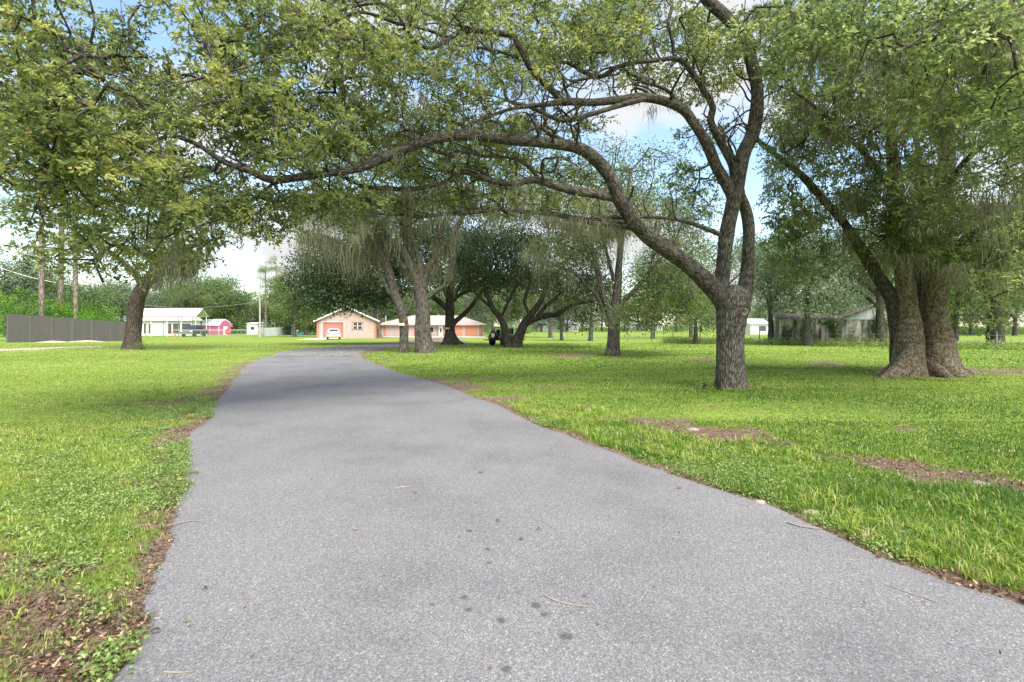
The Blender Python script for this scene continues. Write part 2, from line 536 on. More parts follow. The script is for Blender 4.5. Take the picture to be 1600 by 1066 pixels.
mgv, t, p = newmat('gravel', 0.95, 0.1)
c = nd(t, 'ShaderNodeTexCoord')
vo = nd(t, 'ShaderNodeTexVoronoi', i_Scale=14.0); nf = nd(t, 'ShaderNodeTexNoise', i_Scale=2.0, i_Detail=8.0, i_Roughness=0.7)
for n in (vo, nf): lk(t, c, 'Object', n, 'Vector')
r1 = ramp(t, [(0, (.08, .075, .07)), (.5, (.22, .21, .20)), (1, (.46, .44, .42))]); lk(t, vo, 'Color', r1, 0)
r2 = ramp(t, [(.35, (.6, .58, .55)), (.65, (1.1, 1.1, 1.1))]); lk(t, nf, 0, r2, 0)
m1 = nd(t, 'ShaderNodeMix', data_type='RGBA', blend_type='MULTIPLY', i_0=1.0); lk(t, r1, 0, m1, 6); lk(t, r2, 0, m1, 7)
lk(t, m1, 2, p, 'Base Color'); bumpn(t, p, vo, 'Distance', 1.0, 0.03)


def ribbon(name, pts, mat, z=0.012, seed=1):
    """strip on the ground between two photo-traced borders: pts = [(near xy, far xy), ...]"""
    V, n = [], 9
    rr = random.Random(seed)
    pr = []
    for (a0, b0), (a1, b1) in zip(pts[:-1], pts[1:]):
        for k in range(8):
            f = k / 8
            j = rr.uniform(-.12, .12)
            a_ = np.array(a0) * (1 - f) + np.array(a1) * f; b_ = np.array(b0) * (1 - f) + np.array(b1) * f
            pr.append((a_ + (a_ - b_) * j * .15, b_ + (b_ - a_) * rr.uniform(-.12, .12) * .15))
    pr.append((np.array(pts[-1][0]), np.array(pts[-1][1])))
    for a_, b_ in pr:
        for k in range(n):
            u = k / (n - 1); q = a_ * (1 - u) + b_ * u
            V.append((q[0], q[1], float(gz(0, q[1])) + (-.02 if k in (0, n - 1) else z)))
    k = np.arange(len(pr) * n).reshape(len(pr), n)
    Q = np.stack([k[:-1, :-1].ravel(), k[:-1, 1:].ravel(), k[1:, 1:].ravel(), k[1:, :-1].ravel()], 1)
    return tag(link(name, mesh_np(name, V, Q, mats=[mat])), kind='structure')


def gxy(px, py):
    g = gnd(px, py); return (g[0], g[1])


ribbon('gravel_road', [((-7.7, 26.2), (-12.6, 26.2)), (gxy(564, 553.5), gxy(432, 549.5)), (gxy(578, 548.5), gxy(470, 544.8)), (gxy(605, 544.5), gxy(540, 540.5)),
                       (gxy(645, 541.2), gxy(610, 537.6)), (gxy(690, 538.2), gxy(665, 535.6)), (gxy(735, 534.5), gxy(720, 532))], mgv, z=0.05)
msand = wornmat('pale_sand', (.42, .37, .29), 0.95, 0.45, 2.0, streak=False)
ribbon('dirt_track', [(gxy(-160, 553), gxy(-160, 546)), (gxy(-20, 549.5), gxy(0, 545)), (gxy(60, 546.5), gxy(70, 543)), (gxy(110, 543.6), gxy(120, 541.3)), (gxy(160, 541.8), gxy(160, 540.6))], msand, 0.006, 5)

# ------------------------------------------------------------------ tree machinery
def resample(P, Rr, step):
    """Catmull-Rom through P with radii"""
    P = np.asarray(P, float); Rr = np.asarray(Rr, float)
    if len(P) < 2: return P, Rr
    E = np.vstack([2 * P[0] - P[1], P, 2 * P[-1] - P[-2]])
    outP, outR = [], []
    for i in range(1, len(E) - 2):
        p0, p1, p2, p3 = E[i - 1], E[i], E[i + 1], E[i + 2]
        n = max(2, int(np.linalg.norm(p2 - p1) / step))
        for k in range(n):
            t = k / n
            outP.append(0.5 * ((2 * p1) + (-p0 + p2) * t + (2 * p0 - 5 * p1 + 4 * p2 - p3) * t * t + (-p0 + 3 * p1 - 3 * p2 + p3) * t ** 3))
            outR.append(Rr[i - 1] * (1 - t) + Rr[i] * t)
    outP.append(P[-1]); outR.append(Rr[-1])
    return np.array(outP), np.array(outR)


lump = SNoise(21, 3, 14, 6.0, 2.5)


def tube(P, Rr, sides=12, flare=None, rough=0.07, wob=0.0, seed=0):
    P, Rr = resample(P, Rr, max(0.06, min(0.5, float(np.median(Rr)) * 0.7)))
    n = len(P)
    if wob:
        r_ = SNoise(seed + 5, 1, 8, 2.2)
        s_ = np.concatenate([[0], np.cumsum(np.linalg.norm(np.diff(P, axis=0), axis=1))])
        for ax_ in range(3):
            w_ = r_(s_[:, None] + 31.7 * ax_)
            P[:, ax_] += wob * w_ * np.clip(s_ / .6, 0, 1)
    T = np.gradient(P, axis=0); T /= np.linalg.norm(T, axis=1)[:, None] + 1e-9
    a_ = np.cross(T[0], [0.3, 1, 0.1]); a_ /= np.linalg.norm(a_)
    th = np.linspace(0, 2 * np.pi, sides, endpoint=False)
    V = np.zeros((n, sides, 3)); B = np.zeros((n, sides, 3))
    s = 0
    for i in range(n):
        a_ = a_ - T[i] * (a_ @ T[i]); a_ /= np.linalg.norm(a_) + 1e-9
        b_ = np.cross(T[i], a_)
        if i: s += np.linalg.norm(P[i] - P[i - 1])
        d = np.cos(th)[:, None] * a_ + np.sin(th)[:, None] * b_
        r_ = np.full(sides, Rr[i])
        bk = np.stack([np.cos(th) * Rr[i], np.sin(th) * Rr[i], np.full(sides, s)], 1)
        r_ = r_ * (1 + rough * lump(bk * np.array([1.3, 1.3, .6]) + seed * 7.7))
        if flare:
            am, hh, kk, ph = flare
            r_ = r_ * (1 + am * math.exp(-s / hh) * (0.55 + 0.45 * np.cos(kk * th + ph) + .25 * np.cos((kk + 2) * th + 2 * ph)))
        V[i] = P[i] + d * r_[:, None]; B[i] = bk + seed * 3.1
    V[-1] = P[-1] + (V[-1] - P[-1]) * 0.35
    k = np.arange(n * sides).reshape(n, sides)
    k2 = np.roll(k, -1, axis=1)
    Qd = np.stack([k[:-1].ravel(), k2[:-1].ravel(), k2[1:].ravel(), k[1:].ravel()], 1)
    return V.reshape(-1, 3), Qd, B.reshape(-1, 3), P, Rr


def grow(skel, targets, step=0.45, jit=0.10, seed=0, droop=0.0):
    """connect every leaf-cluster target to the nearest wood; returns nodes, parent index, order"""
    r_ = np.random.default_rng(seed)
    tot = len(skel) + int(len(targets) * 14) + 50
    N = np.zeros((tot, 3)); par = np.full(tot, -1)
    N[:len(skel)] = skel; cnt = len(skel)
    d0 = np.array([np.min(np.sum((skel - t_) ** 2, 1)) for t_ in targets])
    ends = []
    for ti in np.argsort(d0):
        t_ = targets[ti]
        dd = np.sum((N[:cnt] - t_) ** 2, 1)
        j = int(np.argmin(dd)); L = math.sqrt(dd[j])
        k = int(min(12, max(1, L / step)))
        if cnt + k >= tot: break
        prev = j; a_ = N[j].copy()
        for q in range(1, k + 1):
            f = q / k
            pnt = a_ * (1 - f) + t_ * f
            if q < k: pnt = pnt + r_.normal(size=3) * jit + np.array([0, 0, droop * math.sin(math.pi * f) * L])
            N[cnt] = pnt; par[cnt] = prev; prev = cnt; cnt += 1
        ends.append(prev)
    return N[:cnt], par[:cnt], np.array(ends), len(skel)


def twigs(N, par, ends, ns, rmin, k=0.5, rmax=0.07, sides=4):
    desc = np.zeros(len(N))
    desc[ends] += 1
    for i in range(len(N) - 1, ns - 1, -1):
        if par[i] >= 0: desc[par[i]] += desc[i]
    idx = np.arange(ns, len(N)); idx = idx[par[idx] >= 0]
    A, B_ = N[par[idx]], N[idx]
    rb = np.clip(rmin * np.sqrt(np.maximum(desc[idx], 1)) ** (2 * k), rmin, rmax)
    pd = np.where(par[idx] >= ns, desc[np.maximum(par[idx], 0)], desc[idx] * 1.3)
    ra = np.clip(rmin * np.sqrt(np.maximum(pd, 1)) ** (2 * k), rmin, rmax)
    D = B_ - A; D /= np.linalg.norm(D, axis=1)[:, None] + 1e-9
    ref = np.where(np.abs(D[:, 2:3]) > .9, [[1., 0, 0]], [[0, 0, 1.]])
    U = np.cross(D, ref); U /= np.linalg.norm(U, axis=1)[:, None] + 1e-9
    W = np.cross(D, U)
    th = np.linspace(0, 2 * np.pi, sides, endpoint=False)
    V = []
    for C_, r_ in ((A, ra), (B_, rb)):
        V.append(C_[:, None] + (np.cos(th)[None, :, None] * U[:, None] + np.sin(th)[None, :, None] * W[:, None]) * r_[:, None, None])
    V = np.stack(V, 1)                       # m,2,sides,3
    m_ = len(idx)
    base = np.arange(m_)[:, None] * (2 * sides)
    q = np.arange(sides); q2 = (q + 1) % sides
    Qd = np.stack([base + q, base + q2, base + q2 + sides, base + q + sides], -1).reshape(-1, 4)
    return V.reshape(-1, 3), Qd


def leaves(C, K, sig, L, Wd, seed=0, flat=0.65, up=0.8, droop=-0.2, cvar=0.22, sprig=0):
    r_ = np.random.default_rng(seed + 99)
    m_ = len(C) * K
    cc = np.repeat(C, K, 0)
    off = r_.normal(size=(m_, 3)) * sig * np.array([1, 1, flat])
    p_ = cc + off
    if sprig:
        ns_ = len(C) * sprig; per = K // sprig
        K = per * sprig; m_ = len(C) * K; cc = np.repeat(C, K, 0)
        sd_ = r_.normal(size=(ns_, 3)) * np.array([1, 1, flat * .8]); sd_ /= np.linalg.norm(sd_, axis=1)[:, None]
        sl_ = sig * r_.uniform(1.1, 2.6, ns_)
        D_ = np.repeat(sd_, per, 0); Ln = np.repeat(sl_, per)
        tt_ = np.tile(np.linspace(.3, 1.0, per), ns_) + r_.normal(0, .04, m_)
        bend = np.array([0, 0, -.22]) * (tt_ ** 2 * Ln)[:, None]
        p_ = cc + D_ * (tt_ * Ln)[:, None] + bend + r_.normal(size=(m_, 3)) * .008
        off = D_ * 1.15 + np.cross(D_, r_.normal(size=(m_, 3))) * .9
        off *= 1.6 / np.linalg.norm(off, axis=1)[:, None]
    dr = off / (1 if sprig else np.linalg.norm(off, axis=1)[:, None] + 1e-6) + r_.normal(size=(m_, 3)) * (.3 if sprig else .7) + np.array([0, 0, droop])
    dr /= np.linalg.norm(dr, axis=1)[:, None]
    nn = r_.normal(size=(m_, 3)) + np.array([0, 0, up])
    b_ = np.cross(nn, dr); b_ /= np.linalg.norm(b_, axis=1)[:, None] + 1e-9
    n_ = np.cross(dr, b_)
    l = (L * r_.uniform(.65, 1.25, m_))[:, None]; w_ = (Wd * r_.uniform(.7, 1.25, m_))[:, None]
    V = np.stack([p_, p_ + dr * l * .45 + b_ * w_ * .5 + n_ * w_ * .18, p_ + dr * l, p_ + dr * l * .45 - b_ * w_ * .5 + n_ * w_ * .18], 1)
    rnd = np.repeat(np.clip(r_.normal(.45, cvar, len(C)), 0, 1), K)
    rnd = np.clip(rnd + r_.normal(0, .16, m_), 0, 0.97)
    rnd[r_.uniform(size=m_) < .003] = 1.0
    return V.reshape(-1, 3), np.arange(m_ * 4).reshape(-1, 4), rnd


def strands(A, n, length, wid, seed=0, spread=0.12):
    """hanging moss: tapered crinkled ribbons from anchor points A"""
    r_ = np.random.default_rng(seed + 3)
    m_ = len(A) * n
    a_ = np.repeat(A, n, 0) + r_.normal(size=(m_, 3)) * np.array([spread, spread, .03])
    Ls = np.repeat(r_.uniform(.2, 1, len(A)) ** 1.6, n) * length * r_.uniform(.15, 1.0, m_)
    ang = r_.uniform(0, np.pi, m_)
    hx = np.stack([np.cos(ang), np.sin(ang), np.zeros(m_)], 1)
    seg = 4
    ws = np.array([.7, 1.0, .85, .5, .12])
    V = np.zeros((m_, seg + 1, 2, 3))
    drift = np.zeros((m_, 3))
    for k in range(seg + 1):
        c_ = a_ + drift - np.array([0, 0, 1.0]) * (Ls * k / seg)[:, None]
        V[:, k, 0] = c_ - hx * wid * ws[k] / 2; V[:, k, 1] = c_ + hx * wid * ws[k] / 2
        drift = drift + r_.normal(size=(m_, 3)) * np.array([1, 1, 0]) * (0.09 * np.minimum(Ls, 1.4))[:, None]
    b = np.arange(m_)[:, None] * (2 * (seg + 1))
    Qs = np.concatenate([b + np.array([2 * k, 2 * k + 1, 2 * k + 3, 2 * k + 2]) for k in range(seg)], 0)
    rnd = np.tile(np.clip(np.repeat(r_.normal(.5, .2, len(A)), n) + r_.normal(0, .12, m_), 0, 1), seg)
    return V.reshape(-1, 3), Qs, rnd


def ell(c, r, n, seed, shell=0.0):
    """points in an ellipsoid"""
    r_ = np.random.default_rng(seed)
    v = r_.normal(size=(n, 3)); v /= np.linalg.norm(v, axis=1)[:, None]
    u = (shell + (1 - shell) * r_.uniform(size=n)) ** (1 / 3)
    return np.asarray(c) + v * u[:, None] * np.asarray(r)


clump = SNoise(31, 3, 14, 1.6, 1.8)


def build_tree(name, label, base, stems, targets, bark, leafm, K=20, sig=.3, L=.1, Wd=.04, seed=0, rmin=.005,
               trunk_n=1, flare=(.5, .35, 5, 0), sides=14, moss=None, cat='tree', group=None, step=.45, jit=.09,
               roots=(), wob=0.0, cut=None, rmax=.07, skel_from=0.35, flat=.65, up=.8, trim=None, bark_trunk=None, cvar=.22, sprig=0, side=0):
    base = np.asarray(base, float)
    root = thing(name, label, cat, base, group=group)
    skel = []
    acc = {'V': [], 'Q': [], 'B': []}

    def flush(nm, mat_):
        if not acc['V']: return
        V, Qd, B, o = [], [], [], 0
        for v, q, b in zip(acc['V'], acc['Q'], acc['B']):
            V.append(v); Qd.append(q + o); B.append(b); o += len(v)
        me = mesh_np(nm, np.concatenate(V) - base, np.concatenate(Qd), attrs={'bk': ('POINT', 'FLOAT_VECTOR', np.concatenate(B))}, mats=[mat_])
        link(nm, me, root)
        for k in acc: acc[k].clear()
    rs_ = random.Random(seed * 13)
    for i, st in enumerate(stems):
        P_ = [s[:3] for s in st]; r_ = [s[3] for s in st]
        v, q, b, P2_, R2_ = tube(P_, r_, sides if i < trunk_n or max(r_) > .06 else 8, flare if i < trunk_n else None, .09 if i < trunk_n else .19, seed=seed + i, wob=wob if i >= trunk_n else 0)
        acc['V'].append(v); acc['Q'].append(q); acc['B'].append(b)
        if i == trunk_n - 1:
            for rt in roots:
                v, q, b, _, _ = tube([s[:3] for s in rt], [s[3] for s in rt], 12, None, .12, seed=seed + 50 + int(rt[0][3] * 100))
                acc['V'].append(v); acc['Q'].append(q); acc['B'].append(b)
            flush('trunk', bark_trunk or bark)
        elif i >= trunk_n:
            if side:
                Ls_ = float(np.sum(np.linalg.norm(np.diff(P2_, axis=0), axis=1)))
                for q_ in range(int(side * Ls_)):
                    k_ = rs_.randrange(int(len(P2_) * .25), len(P2_) - 1)
                    p_ = P2_[k_].copy(); tv_ = P2_[min(k_ + 1, len(P2_) - 1)] - P2_[k_ - 1]; tv_ /= np.linalg.norm(tv_)
                    dv = np.array([rs_.gauss(0, 1), rs_.gauss(0, 1), abs(rs_.gauss(.35, .8))]); dv /= np.linalg.norm(dv)
                    dv = dv * .8 + tv_ * .7; dv /= np.linalg.norm(dv)
                    rr0 = min(R2_[k_] * .5, rs_.uniform(.014, .040)); br = []
                    ns2 = rs_.randint(5, 9)
                    for z_ in range(ns2):
                        br.append((*p_, rr0 * (1 - .8 * z_ / (ns2 - 1))))
                        p_ = p_ + dv * rs_.uniform(.16, .34)
                        dv = dv + np.array([rs_.gauss(0, .42), rs_.gauss(0, .42), rs_.gauss(.02, .32)]); dv /= np.linalg.norm(dv)
                    v, q, b, PS, RS = tube([z_[:3] for z_ in br], [z_[3] for z_ in br], 7, None, .12, seed=seed + q_)
                    acc['V'].append(v); acc['Q'].append(q); acc['B'].append(b); skel.append(PS[1::2])
            flush('limb', bark)
        if i < trunk_n:
            k0 = int(len(P2_) * skel_from)
            skel.append(P2_[k0::2])
        else:
            skel.append(P2_[1::2])
    skel = np.concatenate(skel)
    if targets is not None and len(targets):
        if cut is not None:
            cn = clump(targets + seed * 3.3)
            targets = targets[cn > cut]
        if trim is not None:
            targets = targets[trim(targets)]
        N, par, ends, ns = grow(skel, targets, step, jit, seed)
        tv, tq = twigs(N, par, ends, ns, rmin, rmax=rmax)
        C_ = N[ends]
        lv, lq, rnd = leaves(C_, K, sig, L, Wd, seed, flat, up, cvar=cvar, sprig=sprig)
        V = np.concatenate([tv, lv]) - base
        Qd = np.concatenate([tq, lq + len(tv)])
        rn = np.concatenate([np.zeros(len(tq)), rnd])
        bk = np.concatenate([tv, lv])
        mi = np.concatenate([np.zeros(len(tq), int), np.ones(len(lq), int)])
        me = mesh_np('crown', V, Qd, attrs={'rnd': ('FACE', 'FLOAT', rn), 'bk': ('POINT', 'FLOAT_VECTOR', bk)}, mats=[bark, leafm], mat_idx=mi)
        link('crown', me, root)
        allw = np.concatenate([skel, N[ns:]])
    else:
        allw = skel
    if moss:
        A = []
        r2 = np.random.default_rng(seed + 77)
        pts = allw
        if moss.get('where') is not None:
            pts = pts[moss['where'](pts)]
        if len(pts):
            A = pts[r2.integers(0, len(pts), moss['n'])]
            if moss.get('extra') is not None: A = np.concatenate([A, moss['extra']])
        v, q, rnd = strands(A, moss['k'], moss['len'], moss['w'], seed, moss.get('spread', .12))
        me = mesh_np('hanging_moss', v - base, q, attrs={'rnd': ('FACE', 'FLOAT', rnd)}, mats=[M['moss']])
        link('hanging_moss', me, root)
    return root


SCALE_W = [1.0]


def S(pts, d0=None):
    """traced stem: (px, py, depth, diameter in px) -> world point + radius"""
    o = []
    for px, py, d, w_ in pts:
        q = Pt(px, py, d); o.append((q[0], q[1], q[2], SCALE_W[0] * w_ / 2 * d / F))
    return o


def blobs(lst, seed=0):
    """(px, py, rx px, ry px, d0, d1, n): leaf-cluster positions in an elliptic region of view between two distances"""
    r_ = np.random.default_rng(seed + 1000); o = []
    for px, py, rx, ry, d0, d1, n in lst:
        a_ = r_.uniform(0, 2 * np.pi, n); u = np.sqrt(r_.uniform(size=n))
        x = px + rx * u * np.cos(a_); y = py + ry * u * np.sin(a_)
        d = r_.uniform(d0, d1, n)
        o.append(np.stack([(x - 800) / F * d, d, H + (HOR - y) / F * d], 1))
    return np.concatenate(o)


def pxy(P_):
    return 800 + P_[:, 0] / P_[:, 1] * F, HOR - (P_[:, 2] - H) / P_[:, 1] * F


# ------------------------------------------------------------------ the oak whose limbs arch over the driveway
D = 12.9
g0 = gnd(1143, 609)
SCALE_W[0] = .73
main = [
    S([(1143, 612, D, 62), (1142, 570, D, 57), (1141, 530, D, 56), (1143, 495, D, 64), (1146, 465, D, 72), (1148, 445, D, 44)]),
    # great limb sweeping left over the drive
    S([(1140, 490, D, 40), (1112, 450, D - .1, 38), (1060, 400, D - .3, 34), (1010, 368, D - .5, 31), (984, 342, D - .7, 31), (966, 310, D - .8, 29), (958, 288, D - .9, 27), (943, 263, D - 1, 26),
       (915, 235, D - 1.2, 25), (888, 225, D - 1.4, 24), (845, 222, D - 1.7, 24), (795, 219, D - 2, 23), (740, 213, D - 2.4, 23), (700, 213, D - 2.7, 23), (655, 221, D - 3, 21), (600, 246, D - 3.3, 19),
       (560, 262, D - 3.5, 17), (500, 272, D - 3.8, 15), (430, 284, D - 4.1, 14), (390, 270, D - 4.3, 12), (345, 252, D - 4.5, 11), (305, 224, D - 4.6, 9), (262, 212, D - 4.7, 8), (215, 235, D - 4.8, 7), (180, 250, D - 4.9, 6), (125, 268, D - 5, 4)]),
    S([(345, 252, D - 4.5, 8), (325, 270, D - 4.5, 7), (288, 279, D - 4.5, 6), (252, 300, D - 4.4, 5), (236, 330, D - 4.3, 4), (232, 378, D - 4.2, 3)]),
    # limb B
    S([(972, 318, D - .8, 18), (960, 309, D - .8, 17), (901, 300, D - 1, 17), (839, 283, D - 1.2, 15), (807, 287, D - 1.3, 14), (776, 284, D - 1.5, 13), (723, 270, D - 1.8, 12), (698, 284, D - 2, 11), (651, 294, D - 2.2, 10), (575, 291, D - 2.6, 8), (556, 286, D - 2.7, 6), (520, 270, D - 2.9, 4)]),
    S([(842, 282, D - 1.2, 9), (832, 268, D - 1.3, 9), (814, 253, D - 1.5, 8), (795, 247, D - 1.6, 8), (754, 244, D - 1.9, 8), (736, 234, D - 2, 8), (695, 240, D - 2.3, 7), (661, 228, D - 2.6, 6), (620, 232, D - 2.9, 4)]),
    # limb C
    S([(990, 356, D - .6, 16), (976, 353, D - .6, 14), (932, 348, D - .5, 14), (892, 341, D - .5, 13), (867, 339, D - .6, 13), (839, 334, D - .7, 12), (807, 326, D - .9, 10), (782, 323, D - 1, 9), (745, 331, D - 1.2, 8), (707, 336, D - 1.4, 8), (657, 340, D - 1.7, 7), (631, 336, D - 1.8, 6), (590, 335, D - 2, 5), (544, 324, D - 2.2, 4), (512, 325, D - 2.3, 3)]),
    S([(782, 323, D - 1, 7), (764, 309, D - 1.1, 6), (739, 306, D - 1.2, 6), (723, 297, D - 1.3, 5), (704, 289, D - 1.4, 4), (690, 270, D - 1.5, 3)]),
    S([(892, 226, D - 1.4, 10), (876, 216, D - 1.5, 9), (854, 205, D - 1.6, 8), (839, 198, D - 1.7, 7), (820, 206, D - 1.8, 6), (790, 213, D - 1.9, 5)]),
    # upright stems
    S([(1136, 485, D, 36), (1129, 450, D, 33), (1130, 416, D, 30), (1139, 360, D, 30), (1147, 304, D, 29), (1162, 245, D, 30), (1177, 208, D, 31), (1181, 158, D, 28), (1173, 107, D, 26), (1163, 62, D, 25), (1137, 24, D, 24), (1107, 0, D, 22), (1080, -25, D, 20), (1030, -80, D - .2, 14), (980, -130, D - .5, 8)]),
    S([(1158, 485, D + .25, 34), (1166, 440, D + .3, 30), (1170, 400, D + .3, 27), (1169, 360, D + .3, 26), (1163, 325, D + .3, 24), (1152, 292, D + .2, 20), (1146, 259, D + .2, 17), (1128, 225, D + .2, 15), (1109, 190, D + .2, 14), (1112, 165, D + .2, 13), (1098, 139, D + .2, 13), (1079, 113, D + .2, 12),
       (1060, 94, D + .1, 11), (1030, 94, D, 10), (993, 98, D - .1, 10), (963, 109, D - .2, 9), (940, 120, D - .3, 9), (910, 113, D - .4, 8), (888, 99, D - .5, 7), (861, 96, D - .6, 6), (839, 109, D - .7, 4)]),
    S([(1058, 93, D + .1, 9), (1053, 88, D + .1, 8), (1049, 66, D + .1, 8), (1043, 38, D, 7), (1049, 11, D, 7), (1046, -10, D, 6), (1030, -60, D, 4)]),
    # arch E
    S([(1146, 310, D, 24), (1139, 294, D, 23), (1120, 262, D, 23), (1105, 229, D - .1, 23), (1086, 199, D - .2, 22), (1068, 173, D - .3, 21), (1038, 158, D - .5, 19), (1000, 151, D - .7, 19), (963, 156, D - .9, 18), (925, 159, D - 1.1, 17), (880, 158, D - 1.4, 15), (850, 161, D - 1.6, 11), (824, 166, D - 1.8, 9), (775, 180, D - 2.1, 7), (722, 203, D - 2.5, 4)]),
    S([(1070, 175, D - .3, 8), (1049, 148, D - .4, 8), (1030, 137, D - .5, 8), (1000, 124, D - .6, 7), (989, 105, D - .6, 6), (983, 75, D - .7, 6), (963, 64, D - .8, 5), (933, 60, D - .9, 4)]),
    S([(1010, 154, D - .7, 11), (963, 166, D - .9, 12), (933, 176, D - 1.1, 12), (888, 186, D - 1.3, 11), (858, 184, D - 1.5, 10), (824, 169, D - 1.7, 9), (794, 154, D - 1.9, 7), (786, 128, D - 2, 6), (771, 113, D - 2.1, 5), (741, 88, D - 2.3, 4)]),
    # limb F up left
    S([(890, 160, D - 1.3, 13), (876, 154, D - 1.4, 13), (850, 131, D - 1.6, 13), (828, 109, D - 1.8, 13), (809, 75, D - 2, 12), (797, 57, D - 2.1, 12), (756, 51, D - 2.4, 11), (722, 49, D - 2.6, 11), (700, 60, D - 2.8, 11), (672, 72, D - 3, 10), (645, 55, D - 3.1, 9), (625, 25, D - 3.3, 8), (598, 6, D - 3.4, 7), (550, 12, D - 3.7, 6), (500, 36, D - 4, 5), (450, 57, D - 4.3, 4), (420, 78, D - 4.5, 3)]),
    S([(810, 90, D - 2, 8), (775, 79, D - 2.2, 7), (738, 73, D - 2.4, 6), (705, 70, D - 2.7, 4)]),
    S([(799, 58, D - 2.1, 6), (795, 30, D - 2.1, 5), (790, 0, D - 2.1, 4), (780, -50, D - 2.2, 3)]),
    S([(939, 119, D - .3, 6), (900, 128, D - .6, 6), (872, 144, D - 1, 5)]),
    S([(1137, 374, D, 10), (1105, 356, D - .1, 9), (1068, 345, D - .2, 8), (1000, 340, D - .4, 6), (933, 341, D - .7, 4), (880, 343, D - .9, 3)]),
    # upper left limb carrying the near canopy
    S([(700, 58, D - 2.8, 7), (640, 40, D - 3.3, 8), (560, 20, D - 4.0, 7), (470, 60, D - 4.7, 6), (380, 110, D - 5.2, 5), (250, 130, D - 5.8, 4), (120, 100, D - 6.2, 3)]),
    S([(560, 262, D - 3.5, 9), (520, 235, D - 3.9, 8), (440, 190, D - 4.4, 7), (360, 160, D - 4.9, 5), (240, 175, D - 5.4, 4), (180, 140, D - 5.6, 3)]),
    S([(430, 283, D - 4.1, 7), (400, 310, D - 3.9, 6), (360, 335, D - 3.7, 5), (300, 360, D - 3.5, 3)]),
]
T1 = blobs([
    (60, 60, 150, 110, 6.2, 8.5, 230), (200, 150, 190, 120, 6.4, 8.8, 330), (60, 230, 110, 75, 6.6, 8.6, 150), (330, 80, 170, 110, 6.8, 9.2, 280),
    (340, 210, 160, 80, 7.4, 9.4, 220), (480, 120, 150, 120, 7.6, 10, 260), (470, 200, 130, 60, 8, 10, 120),
    (230, 290, 170, 50, 7.2, 9.2, 130), (330, 320, 140, 50, 8, 10, 110), (240, 365, 120, 38, 8, 9.6, 34), (110, 310, 80, 60, 7, 8.6, 36), (430, 318, 80, 32, 8.6, 10.4, 66),
    (520, 305, 70, 30, 9, 11, 60), (620, 140, 110, 110, 8.6, 11.5, 180), (600, 300, 60, 25, 9.4, 11.2, 40), (560, 235, 80, 28, 9, 11.5, 50),
    (620, 30, 170, 60, 8.4, 12, 230), (760, 120, 110, 70, 9.6, 12.5, 170), (720, 205, 100, 30, 9.6, 12, 80), (850, 40, 160, 60, 10, 14, 280), (900, 90, 110, 60, 11, 14, 130), (880, 190, 90, 20, 11.8, 14, 36),
    (720, 262, 130, 40, 11, 14, 110), (820, 320, 120, 30, 12, 14, 60), (680, 320, 90, 20, 10.6, 13, 40), (900, 262, 40, 24, 12.4, 14.5, 22),
    (1010, 40, 120, 55, 11.5, 14.5, 200), (1080, 90, 80, 80, 12, 14.5, 120), (1010, 110, 60, 30, 12, 14, 40), (700, 250, 90, 40, 10, 12.5, 60), (820, 205, 90, 30, 10.5, 13, 50),
    (1100, 150, 50, 90, 12.5, 15, 60), (1150, 60, 90, 60, 12.5, 15.5, 80), (1080, 245, 42, 60, 12.8, 14, 26), (1010, 215, 22, 18, 12.6, 13.2, 6), (1035, 260, 30, 25, 12.6, 13.4, 9),
    (760, 320, 160, 20, 10.5, 13, 30), (1080, 300, 60, 40, 13, 15, 26),
    (500, -90, 600, 90, 7.5, 12.5, 120), (1000, -90, 300, 80, 10, 14.5, 70),
    (150, 395, 120, 38, 7.6, 9.5, 26), (290, 385, 60, 30, 8.4, 10, 18), (400, 355, 60, 18, 8.8, 10.5, 22), (540, 318, 60, 14, 9.2, 11, 22), (60, 360, 60, 50, 7, 8.6, 14)], 1)
px_, py_ = pxy(T1)
keep = ~((np.hypot((px_ - 1000) / 60, (py_ - 235) / 55) < 1) & (rng.uniform(size=len(T1)) < .9))
keep &= ~((np.hypot((px_ - 262) / 22, (py_ - 52) / 30) < 1)) & ~((np.hypot((px_ - 10) / 40, (py_ - 128) / 16) < 1))
keep &= ~((py_ > 265) & (px_ < 520) & (rng.uniform(size=len(T1)) < .42))
T1 = T1[keep]


def clear_limbs(T, stems, wmin=5.0, pad=13.0, back=0.5):
    """leaf clusters never grow in front of the bare main limbs"""
    x, y = pxy(T); k = np.ones(len(T), bool)
    for st in stems:
        Ps, Rs = resample([q[:3] for q in st], [q[3] for q in st], .3)
        sx, sy = pxy(Ps)
        for a_, b_, dd, r_ in zip(sx, sy, Ps[:, 1], Rs):
            w_ = r_ / dd * F
            if w_ * 2 < wmin: continue
            k &= ~((np.hypot(x - a_, y - b_) < w_ + pad) & (T[:, 1] < dd + back))
    return T[k]


T1 = clear_limbs(T1, main)


def mosswhere(P_):
    x, y = pxy(P_)
    return (x > 450) & (y < 360)


